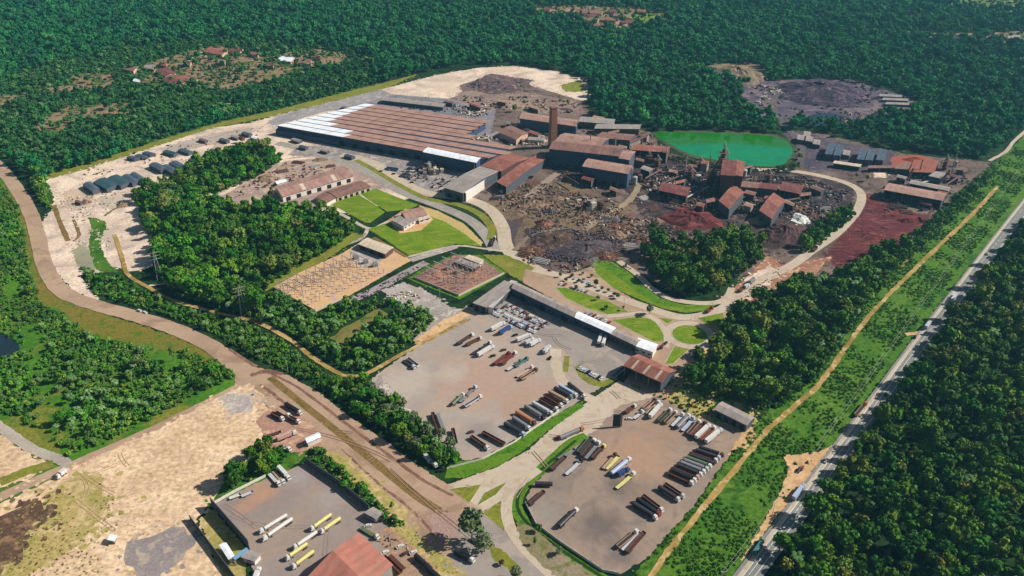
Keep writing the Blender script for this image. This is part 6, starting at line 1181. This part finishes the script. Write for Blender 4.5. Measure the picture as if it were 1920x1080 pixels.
Y = [((538, 968), (486, 1000), 'tank', 'white', 'white', 'upper of the two long ones in the walled yard'), ((548, 975), (492, 1014), 'tank', 'white', 'white', 'lower of the two long ones in the walled yard'), ((621, 967), (582, 995), 'tank', 'white', 'yellow', 'uppermost in the slanting file of the walled yard'), ((638, 974), (601, 1000), 'tank', 'white', 'yellow', 'right of the uppermost one in the walled yard'), ((594, 1000), (550, 1030), 'tank', 'white', 'white', 'third in the slanting file of the walled yard'), ((576, 1022), (536, 1050), 'tank', 'white', 'yellow', 'fourth in the slanting file of the walled yard'), ((588, 1036), (548, 1066), 'tank', 'white', 'yellow', 'lowest in the slanting file of the walled yard'),
 ((505, 889), (525, 911), 'flat', 'white', 'silver', 'left of the three by the trees in the walled yard'), ((513, 884), (533, 907), 'flat', 'white', 'tan', 'middle of the three by the trees in the walled yard'), ((523, 879), (543, 900), 'box', 'white', 'white', 'right of the three by the trees in the walled yard'), ((430, 935), (452, 927), 'flat', None, 'white', 'left of the pair by the pale wall'), ((453, 931), (475, 922), 'flat', None, 'silver', 'right of the pair by the pale wall'), ((479, 1090), (487, 1066), 'box', 'white', 'white', 'at the bottom edge beside the pump hut'),
 ((720, 1046), (752, 1076), 'open', None, 'brown', 'left of the pair behind the salmon roof'), ((731, 1042), (758, 1068), 'flat', None, 'brown', 'right of the pair behind the salmon roof'), ((779, 1044), (808, 1070), 'tarp', None, 'black', 'upper dark one behind the salmon roof'), ((801, 1066), (830, 1092), 'tarp', None, 'black', 'lower dark one behind the salmon roof'), ((676, 990), (710, 1010), 'flat', 'white', 'green', 'beside the far corner of the salmon roof'), ((853, 1036), (889, 1054), 'tarp', 'white', 'black', 'on the asphalt under the junction trees'),
 ((510, 776), (532, 788), 'open', 'white', 'brown', 'lowest left of the roadside group'), ((522, 769), (544, 782), 'flat', 'white', 'tan', 'middle of the roadside group'), ((536, 759), (565, 777), 'tarp', 'white', 'black', 'rightmost of the roadside group'), ((540, 783), (562, 793), 'open', 'white', 'brown', 'nearest the dry median in the roadside group'), ((500, 818), (527, 810), 'flat', None, 'brown', 'upper one in the muddy roadside lot'), ((520, 826), (557, 811), 'box', 'white', 'pink', 'lower one in the muddy roadside lot'), ((530, 838), (545, 845), 'flat', 'white', 'white', 'small one below the muddy roadside lot'),
 ((796, 855), (808, 868), 'box', 'white', 'silver', 'under the roadside trees left of the green verge'), ((805, 862), (819, 876), 'open', 'white', 'grey', 'beside the one under the roadside trees'), ((124, 884), (107, 897), 'box', 'white', 'white', 'on the dirt road at the far left'),
 ((921, 461), (928, 445), 'open', 'white', 'black', 'turning on the concrete bend above the red substation'), ((1296, 668), (1318, 656), 'box', 'white', 'white', 'on the road right of the roundabout'), ((1325, 586), (1336, 577), 'open', 'red', 'red', 'on the pink road above the roundabout'), ((1386, 547), (1400, 536), 'open', 'white', 'brown', 'on the rubble road beside the dark grove'), ((1405, 532), (1416, 522), 'box', 'white', 'grey', 'uppermost on the rubble road beside the dark grove'), ((1396, 541), (1404, 535), 'box', 'white', 'silver', 'small one on the rubble road'), ((1524, 471), (1533, 463), 'open', 'white', 'black', 'on the red-brown works road'),
 ((1604, 780), (1624, 757), 'open', 'orange', 'tan', 'northbound on the highway'), ((1784, 566), (1794, 552), 'box', 'pale', 'silver', 'far along the highway'), ((1487, 938), (1508, 911), 'box', 'pale', 'pale', 'on the highway near the lay-by'), ((1413, 1040), (1432, 1012), 'tarp', 'grey', 'teal', 'on the highway nearest the bottom edge'), ((1735, 617), (1744, 605), 'box', 'white', 'silver', 'on the highway beside the dark forest'), ((884, 1010), (900, 1020), 'flat', None, 'dark', 'hidden under the junction trees'),
 ((925, 365), (942, 360), 'flat', 'white', 'brown', 'before the red-brown long shed'), ((962, 330), (1000, 333), 'open', None, 'brown', 'in the shade of the melt shop')]
for a, b, k, c, bd, wl in Y: put_truck(a, b, k, c, bd, wl)
# cars
CARS = {}
def car(col):
    if col in CARS: return CARS[col]
    t = thing('car', '', 'car', (0, 0, 0)); b = MB(); b.box((0, 0, .72), (4.3, 1.75, .7)); b.box((-.2, 0, 1.3), (2.5, 1.55, .5), taper=.8); bo = b.build('body', P_[col], t)
    g = MB(); g.box((-.2, 0, 1.24), (2.62, 1.6, .3), taper=.9); gl = g.build('windows', m_glass, t); wheels(t, (-1.35, 1.35), .8, .33, .22)
    CARS[col] = [t, [o for o in bpy.data.objects if o.parent == t], False]; return CARS[col]
def put_car(p, ang, col, where, group=None):
    T_ = car(col); q = G(p); lb = f"{CN[col]} car, {where}"
    if not T_[2]: T_[2] = True; t = T_[0]; t.location = (*q, gz(*q)); t.rotation_euler = (0, 0, ang); t['label'] = lb; (t.__setitem__('group', group) if group else None)
    else: dup(T_[0], T_[1], q, ang, lb, group)
cc = ['white', 'silver', 'white', 'red', 'black', 'white', 'silver', 'grey', 'white', 'brown', 'pale', 'black']
def carrow(a, b, n, where, seed, ang=None, skip=.08):
    r = random.Random(seed); A3, B3 = np.array(G(a)), np.array(G(b)); base = atan2((B3-A3)[1], (B3-A3)[0])
    k = 0
    for i, p in enumerate(line_between(a, b, n)):
        if r.random() < skip: continue
        put_car((p[0]+r.uniform(-.6, .6), p[1]+r.uniform(-.5, .5)), base+pi/2+r.uniform(-.06, .06)+pi*(r.random() < .5), r.choice(cc), f"{ordn(k)} from the upper left in the {where}", 'cars of the '+where); k += 1
carrow((950, 573), (1027, 610), 19, 'upper diagonal car row', 1); carrow((928, 583), (1008, 620), 19, 'middle diagonal car row', 2, skip=.12); carrow((962, 606), (1003, 624), 9, 'short lower car row', 3, skip=.15)
carrow((945, 577), (1022, 613), 17, 'second diagonal car row', 11, skip=.2); carrow((923, 587), (985, 617), 13, 'fourth diagonal car row', 12, skip=.2); carrow((1088, 692), (1128, 712), 9, 'row on the green crescent kerb', 4); carrow((1003, 572), (1022, 581), 5, 'short row before the office front', 5); carrow((1100, 587), (1142, 606), 7, 'row behind the white-roofed office part', 6, skip=.25)
carrow((1052, 533), (1100, 548), 8, 'upper plaza-tree row', 7, skip=.2); carrow((1070, 520), (1120, 538), 7, 'lower plaza-tree row', 8, skip=.2)
for p, an, c, wl in [((1180, 787), 0, 'white', 'small one beside the totem sign'), ((966, 630), .5, 'black', 'alone below the white cluster'), ((924, 669), .5, 'black', 'alone left of the red pair'), ((1031, 673), 1.2, 'black', 'alone at the right edge of the gravel lot'), ((944, 658), .4, 'brown', 'between the trucks of the gravel lot'), ((1237, 655), .5, 'black', 'dark one before the gate house'), ((1242, 650), 1, 'red', 'at the road edge by the gate house'), ((1248, 645), 1, 'black', 'uppermost at the gate house'), ((1548, 866), 1, 'white', 'white one on the highway by the lay-by'), ((1503, 880), 1, 'red', 'parked on the dirt lay-by'), ((1497, 884), 1, 'black', 'second one parked on the dirt lay-by'), ((1660, 742), 1, 'black', 'dark one on the highway below the tree shadow'), ((1715, 634), 1, 'black', 'dark one on the highway by the small lay-by'), ((1860, 470), 1, 'white', 'far up the highway'), ((1850, 478), 1, 'grey', 'second one far up the highway'), ((262, 584), -.5, 'white', 'white pick-up-sized one on the wide dirt road'), ((272, 587), -.5, 'white', 'second one on the wide dirt road'),
 ((714, 322), .3, 'black', 'before the front of the mill hall'), ((738, 327), .3, 'black', 'on the road left of the batching plant'), ((772, 343), .3, 'black', 'by the dark shed below the batching plant'), ((690, 988), .3, 'white', 'beside the salmon roof'), ((750, 1027), .6, 'white', 'in the service yard'), ((775, 1038), .6, 'white', 'in the service yard by the dark trailers'), ((722, 1038), .6, 'white', 'small one next to the salmon roof'), ((695, 790), 0, 'white', 'under the trees beside the dirt road'), ((826, 884), .2, 'black', 'in the deep shade beside the green verge'), ((760, 1040), .6, 'brown', 'rusty one in the service yard'), ((1197, 516), 1, 'white', 'at the top of the curved lane by the grove'), ((1045, 822), .8, 'red', 'at the tail of the tarped trailer on the concrete road'), ((883, 812), .4, 'brown', 'small one left of the verge row')]: put_car(p, an, c, wl)
# motorcycles
def moto():
    b = MB()
    for s_ in (-.65, .65): b.bar((s_, -.08, .3), (s_, .08, .3), .3, 8)
    b.box((0, 0, .6), (1.1, .3, .35)); b.box((-.3, 0, .85), (.7, .28, .14)); b.bar((.5, 0, .5), (.35, 0, 1.1), .05, 4); b.bar((.35, -.35, 1.1), (.35, .35, 1.1), .04, 4); return b.build('motorcycle', P_['black'])
MO = moto(); um = [False]
def motorow(a, b, n, where):
    A3, B3 = np.array(G(a)), np.array(G(b)); ang = atan2((B3-A3)[1], (B3-A3)[0])+pi/2; k = 0
    for p in line_between(a, b, n):
        if um[0]: o = MO.copy(); COL.objects.link(o)
        else: o = MO; um[0] = True
        q = G(p); o.location = (*q, gz(*q)); o.rotation_euler = (0, 0, ang+rnd.uniform(-.2, .2)); tag(o, f"dark motorcycle, {ordn(k)} from the left in the {where}", 'motorcycle', 'motorcycles of the '+where); k += 1
motorow((902, 581), (955, 550), 26, 'row beside the pale mesh roof'); motorow((1150, 706), (1190, 672), 20, 'row left of the red curved roof'); motorow((958, 548), (1000, 567), 14, 'row before the dark office front')
# dry tufts on bare ground
def tufts(P, sp, sc, mat, lb, prob): bushes(GA(P), sp, sc, mat, lb, (), prob, low=mat is m_dry)
m_dry = leafmat('dry_tufts', [(140, 130, 66), (168, 148, 86), (112, 120, 50), (120, 96, 60)], .3)
tufts([(60, 930), (160, 880), (390, 770), (500, 780), (520, 830), (430, 900), (398, 940), (300, 990), (150, 1060), (0, 1075), (0, 970)], 4.2, (.12, .36), m_dry, 'dry tufts dotted over the bare sandy field', .4)
tufts([(0, 980), (130, 905), (190, 900), (230, 960), (190, 1080), (0, 1080)], 2.2, (.2, .5), m_dry, 'weedy dry grass at the left end of the bare field', .6)
tufts([(700, 968), (765, 985), (860, 1060), (900, 1100), (830, 1100), (760, 1030)], 2.2, (.15, .4), m_dry, 'weeds on the verge above the service yard', .6)
tufts([(110, 350), (240, 300), (480, 240), (480, 262), (300, 340), (180, 400), (130, 440), (95, 430)], 7, (.15, .5), m_dry, 'dry tufts on the pale sand', .35)
tufts([(1225, 740), (1262, 695), (1345, 645), (1400, 745), (1420, 790), (1392, 805), (1300, 780)], 3, (.3, .9), m_leafs, 'weedy bushes round the long grey shed', .6)
tufts([(230, 130), (440, 85), (650, 100), (560, 125), (400, 165), (300, 165)], 7, (.5, 1.6), m_leafv, 'bushes among the houses of the valley village', .6)
tufts([(1395, 160), (1600, 150), (1720, 190), (1600, 240), (1440, 220)], 9, (.6, 1.6), m_leafd, 'bushes creeping over the slag clearing', .22)
# ---------------- debris, heaps ----------------
RM, rnt, rb_ = newmat('scrap_pieces', .8, .3); oi = rnt.nodes.new('ShaderNodeObjectInfo'); cr = rnt.nodes.new('ShaderNodeValToRGB'); cr.color_ramp.interpolation = 'CONSTANT'
for e_, (pos, c) in zip([cr.color_ramp.elements[0], cr.color_ramp.elements[1]]+[cr.color_ramp.elements.new(x) for x in (.2, .4, .6, .75, .9)], [(0, (60, 46, 44)), (.96, (226, 222, 214)), (.2, (96, 74, 64)), (.4, (140, 116, 102)), (.6, (78, 66, 70)), (.75, (186, 164, 146)), (.9, (150, 100, 80))]):
    e_.position = pos; e_.color = L(c)
rnt.links.new(oi.outputs['Random'], cr.inputs[0]); rnt.links.new(cr.outputs[0], rb_.inputs['Base Color'])
PLM, pnt, pb_ = newmat('pale_rubble_pieces', .9, .2); oi = pnt.nodes.new('ShaderNodeObjectInfo'); pnt.links.new(mix(pnt, oi.outputs['Random'], L((120, 100, 88)), L((236, 222, 204))), pb_.inputs['Base Color'])
DKM, dnt, db_ = newmat('dark_rubble_pieces', .8, .3); oi = dnt.nodes.new('ShaderNodeObjectInfo'); dnt.links.new(mix(dnt, oi.outputs['Random'], L((34, 30, 36)), L((110, 98, 104))), db_.inputs['Base Color'])
pieces = []
for i in range(4):
    r = random.Random(i); b = MB()
    if i == 0: b.box((0, 0, .5), (2.6, 1.6, 1.1), .3, taper=.7)
    if i == 1: b.box((0, 0, .35), (4.6, .7, .7), .2)
    if i == 2:
        for k in range(5): b.box((r.gauss(0, 1), r.gauss(0, 1), .4), (r.uniform(.6, 1.6), r.uniform(.5, 1.2), r.uniform(.6, 1.4)), r.uniform(0, 3), taper=.8)
    if i == 3: b.box((0, 0, .8), (1.7, 1.5, 1.8), .8, taper=.6)
    o = b.build('scrap_block', RM); q = G([(1010, 400), (1180, 410), (1100, 430), (960, 380)][i]); o.location = (*q, gz(*q)); tag(o, ['squat scrap block on the brown scrap yard', 'scrap beam lying by the works track', 'pile of broken lumps in the brown scrap yard', 'tall scrap lump near the twin sheds'][i], 'scrap'); pieces.append(o)
def debris(P, sp, sc, mat, lb, prob=.6, cat='debris', name='scattered_scrap', clear=()):
    X, Y_ = scatter(GA(P), sp, clear, paths=False); fx = np.sin(X*.11+1)*np.cos(Y_*.09)+.5*np.sin(X*.031+Y_*.05)+rs.normal(size=len(X))*.6; q = fx > np.quantile(fx, 1-prob)
    inst_object(name, np.stack([X[q], Y_[q]], 1), rs.uniform(*sc, q.sum()), pieces, mat, lb, cat=cat, zs=.3)
debris([(985, 345), (1060, 345), (1180, 395), (1140, 430), (1010, 415), (960, 405), (920, 385)], 4, (.4, 1.3), RM, 'scrap and rubble scattered over the olive-brown yard', .75)
debris([(1150, 400), (1210, 410), (1300, 440), (1240, 460), (1190, 480), (1130, 470), (1110, 440)], 3.5, (.4, 1.4), RM, 'dense rusty scrap between the works track and the grove', .75)
debris([(985, 430), (1030, 420), (1120, 438), (1170, 452), (1150, 480), (1080, 498), (1010, 480)], 2.6, (.4, 1.1), DKM, 'dark heaped scrap in the brown scrap yard', .9)
debris([(1190, 330), (1290, 300), (1400, 330), (1500, 330), (1590, 360), (1560, 420), (1480, 410), (1390, 400), (1240, 385)], 5, (.4, 1.6), DKM, 'dark slag and machinery clutter around the furnaces', .8)
debris([(1190, 330), (1290, 300), (1400, 330), (1500, 330), (1590, 360), (1560, 420), (1480, 410), (1390, 400), (1240, 385)], 5.5, (.5, 1.8), RM, 'rusty scrap and parts around the furnaces', .6)
debris([(1230, 330), (1280, 325), (1280, 345), (1230, 365), (1195, 390), (1190, 370)], 4, (.5, 1.2), PLM, 'pale rubble along the works track', .6)
debris([(1030, 345), (1000, 320), (1100, 320), (1140, 355), (1080, 352)], 5, (.5, 1.4), RM, 'scrap in the shade of the melt shop', .4)
debris([(720, 185), (840, 195), (920, 205), (915, 220), (860, 215), (720, 200)], 5, (.5, 1.6), DKM, 'grey clutter behind the mill hall', .5)
debris([(850, 200), (910, 195), (912, 218), (850, 222)], 4, (.6, 1.6), PLM, 'bluish-white clutter behind the mill hall', .6)
debris([(870, 165), (900, 150), (980, 150), (985, 165), (930, 172)], 6, (.6, 1.8), DKM, 'far purple-brown scrap heap', .8)
debris([(860, 180), (1000, 180), (1090, 195), (1095, 215), (1000, 212), (870, 195)], 8, (.6, 2.2), RM, 'scrap in the far sandy yard', .5)
debris([(930, 245), (1030, 250), (1030, 275), (960, 270), (880, 262)], 5, (.6, 1.8), PLM, 'pale clutter around the batching machinery', .5)
debris([(1085, 240), (1210, 245), (1250, 280), (1240, 300), (1190, 300), (1120, 262)], 6, (.6, 2), RM, 'machinery clutter left of the green pond', .6)
debris([(700, 318), (830, 320), (880, 335), (830, 365), (760, 350)], 5, (.5, 1.6), DKM, 'dark clutter before the mill hall front', .35)
debris([(470, 345), (540, 305), (620, 305), (640, 322), (520, 348), (440, 372), (390, 378)], 5, (.5, 1.4), RM, 'rubble beside the pink warehouse', .45)
debris([(110, 350), (200, 300), (400, 250), (500, 235), (480, 262), (380, 285), (240, 315)], 9, (.4, 1.2), RM, 'sparse lumps on the pale sand', .45)
debris([(100, 380), (190, 350), (250, 380), (200, 400), (215, 470), (120, 460)], 5, (.3, .9), PLM, 'small mounds on the lower pale sand', .4)
debris([(1660, 345), (1800, 320), (1820, 340), (1740, 395), (1660, 400), (1640, 380)], 5, (.5, 1.8), DKM, 'clutter around the far right plant', .6)
debris([(1440, 170), (1500, 155), (1620, 160), (1650, 190), (1560, 200), (1480, 185)], 7, (.8, 2.4), DKM, 'slag lumps of the far dark heap', .8)
debris([(1400, 165), (1440, 160), (1480, 180), (1440, 215)], 7, (.8, 2.4), PLM, 'pale lumps left of the dark slag heap', .5)
debris([(1580, 205), (1640, 215), (1590, 238), (1560, 225)], 7, (.8, 2.0), RM, 'rusty lumps below the slag heap', .6)
debris([(965, 462), (1010, 480), (1060, 500), (1100, 495), (1140, 475), (1190, 490), (1180, 510), (1110, 490), (1060, 518), (985, 495)], 4, (.4, 1.3), RM, 'clutter on the lower edge of the scrap yard', .5)
debris([(720, 555), (760, 545), (790, 555), (780, 575), (730, 570)], 3, (.4, 1.1), PLM, 'stored parts on the pale yard above the thicket', .6)
debris([(640, 565), (700, 540), (800, 492), (805, 500), (720, 548), (650, 578)], 3, (.3, .8), DKM, 'stored parts along the service road between the substations', .5)
debris([(735, 1000), (800, 1060), (820, 1080), (760, 1060), (700, 1010)], 2.6, (.2, .7), RM, 'scrap in the service yard behind the salmon roof', .4)
debris([(1395, 552), (1460, 505), (1470, 512), (1420, 548), (1392, 565)], 3, (.3, .9), PLM, 'pale rubble on the road beside the grove', .6)
debris([(1040, 1030), (850, 1000), (700, 730), (1100, 700)], 25, (.12, .25), PLM, 'small stones on the gravel lot', .2)
debris([(693, 716), (712, 704), (775, 775), (822, 815), (800, 800), (750, 760)], 2.4, (.15, .45), PLM, 'white rubble along the tree-side edge of the gravel lot', .6)
debris([(1600, 420), (1660, 390), (1735, 410), (1640, 500), (1570, 500)], 7, (.3, .9), DKM, 'dark lumps on the red soil', .2)
# heaps with real height
def heap(p, rx, ry, h_, mat, lb, name='ore_heap'):
    x, y = G(p); r = np.random.RandomState(int(p[0])); b = MB(); N, M_ = 28, 8; ring = []
    ph = r.uniform(0, 6, 4)
    for j in range(M_+1):
        f = j/M_; row = []
        for k in range(N):
            a = 2*pi*k/N; w_ = 1+.16*sin(2*a+ph[0])+.1*sin(5*a+ph[1])+.05*sin(9*a+ph[2]); row.append((rx*w_*(1-f)*cos(a), ry*w_*(1-f)*sin(a), h_*(1-(1-f)**1.6)*(1+.12*sin(3*a+ph[3]))+r.uniform(-.12, .12)*h_*(0 < f)-.1))
        ring.append(row)
    for j in range(M_):
        for k in range(N): b.face([ring[j][k], ring[j][(k+1) % N], ring[j+1][(k+1) % N], ring[j+1][k]])
    tag(b.build(name, mat, None, (x, y, 0)), lb, 'heap')
heap((1300, 412), 26, 26, 6, m_red, 'round dark-red ore heap below the dark red shed'); heap((1470, 440), 24, 24, 8, gmat('brown_ore', (92, 66, 66), (76, 56, 58), fine=.5, fa=.4), 'purple-brown ore heap above the dark trees'); heap((1100, 468), 30, 22, 5, gmat('dark_scrap_heap', (86, 76, 82), (64, 56, 60), (110, 92, 84), fine=.7, fa=.6), 'grey scrap heap in the lower scrap yard'); heap((1040, 452), 26, 20, 4, gmat('brown_scrap_heap', (90, 70, 60), (68, 54, 50), (120, 96, 80), fine=.7, fa=.6), 'brown scrap heap left of the grey one')
heap((1502, 410), 9, 9, 3, m_white, 'white lime heap beside the slanting red shed', 'lime_heap'); heap((1640, 445), 16, 12, 2, m_red, 'low red heap in the middle of the red soil'); heap((1380, 142), 50, 45, 12, m_mound, 'flat-topped earth mound in the far forest', 'earth_mound'); heap((1540, 175), 75, 60, 13, gmat('slag_dark', (78, 66, 84), (58, 52, 66), (112, 90, 96), fine=.25, fa=.5), 'big dark slag heap in the far clearing', 'slag_heap'); heap((935, 158), 45, 45, 4, gmat('scrap_purple', (108, 88, 88), (84, 70, 72), (140, 116, 108), fine=.35, fa=.5), 'far flat scrap heap on the sand')
heap((1715, 300), 12, 8, 3, gmat('rust_heap', (150, 84, 64), (130, 74, 58)), 'rust-coloured heap by the far right plant')
rh = random.Random(19); hm_ = [gmat('rusty_heap', (116, 80, 64), (88, 62, 54), (146, 110, 88), fine=.7, fa=.6), gmat('grey_heap', (98, 88, 90), (72, 64, 68), (134, 118, 110), fine=.7, fa=.6), gmat('tan_heap', (158, 132, 106), (130, 106, 86), (104, 84, 72), fine=.6, fa=.4)]
spots = [((1010, 385), 'below the twin sheds'), ((1045, 372), 'left of the concrete ruin, upper'), ((1030, 398), 'left of the concrete ruin, lower'), ((1140, 412), 'right of the concrete ruin'), ((1165, 425), 'beside the works track'), ((1195, 420), 'above the lone dark tree'), ((1230, 415), 'between track and red ore heap'), ((1155, 440), 'at the track corner'), ((1020, 420), 'at the upper edge of the brown scrap yard'), ((975, 400), 'near the concrete bend'), ((1235, 372), 'under the dark red shed'), ((1270, 378), 'right under the dark red shed'), ((1420, 415), 'behind the grove'), ((1380, 420), 'above the grove'), ((1530, 405), 'beside the thin wood'), ((1500, 390), 'above the lime heap'), ((1660, 400), 'at the top of the red soil'), ((1700, 415), 'at the right of the red soil'), ((1620, 480), 'at the lower end of the red soil'), ((1060, 205), 'in the far scrap yard, right'), ((1010, 200), 'in the far scrap yard, middle'), ((905, 205), 'behind the mill hall'), ((600, 300), 'by the pink warehouse'), ((500, 335), 'beside the wood edge'), ((230, 385), 'on the pale sand'), ((160, 380), 'on the pale sand, left'), ((1130, 480), 'at the end of the brown scrap yard'), ((1000, 470), 'at the lower left of the scrap yard')]
for i, (p, pl) in enumerate(spots):
    r_ = rh.uniform(7, 15); mt = hm_[2] if p[0] < 700 else (m_red if p[0] > 1600 else rh.choice(hm_)); heap((p[0]+i*.01, p[1]), r_, r_*rh.uniform(.5, .9), rh.uniform(1.8, 4), mt, {id(hm_[0]): 'rusty', id(hm_[1]): 'grey', id(hm_[2]): 'tan', id(m_red): 'dark red'}[id(mt)]+' heap '+pl, 'scrap_heap')
# haze
hb = MB(); hb.box((0, 6850, 175.5), (18200, 14500, 353))
hm = bpy.data.materials.new('haze_air'); hm.use_nodes = True; hn = hm.node_tree; hn.nodes.clear(); ho = hn.nodes.new('ShaderNodeOutputMaterial'); hv = hn.nodes.new('ShaderNodeVolumePrincipled')
hv.inputs['Density'].default_value = .00007; hv.inputs['Color'].default_value = (.22, .62, .85, 1); hv.inputs['Anisotropy'].default_value = .2
hn.links.new(hv.outputs[0], ho.inputs['Volume']); hz = hb.build('haze', hm); tag(hz, 'thin bluish air over the whole landscape', 'haze', kind='stuff')
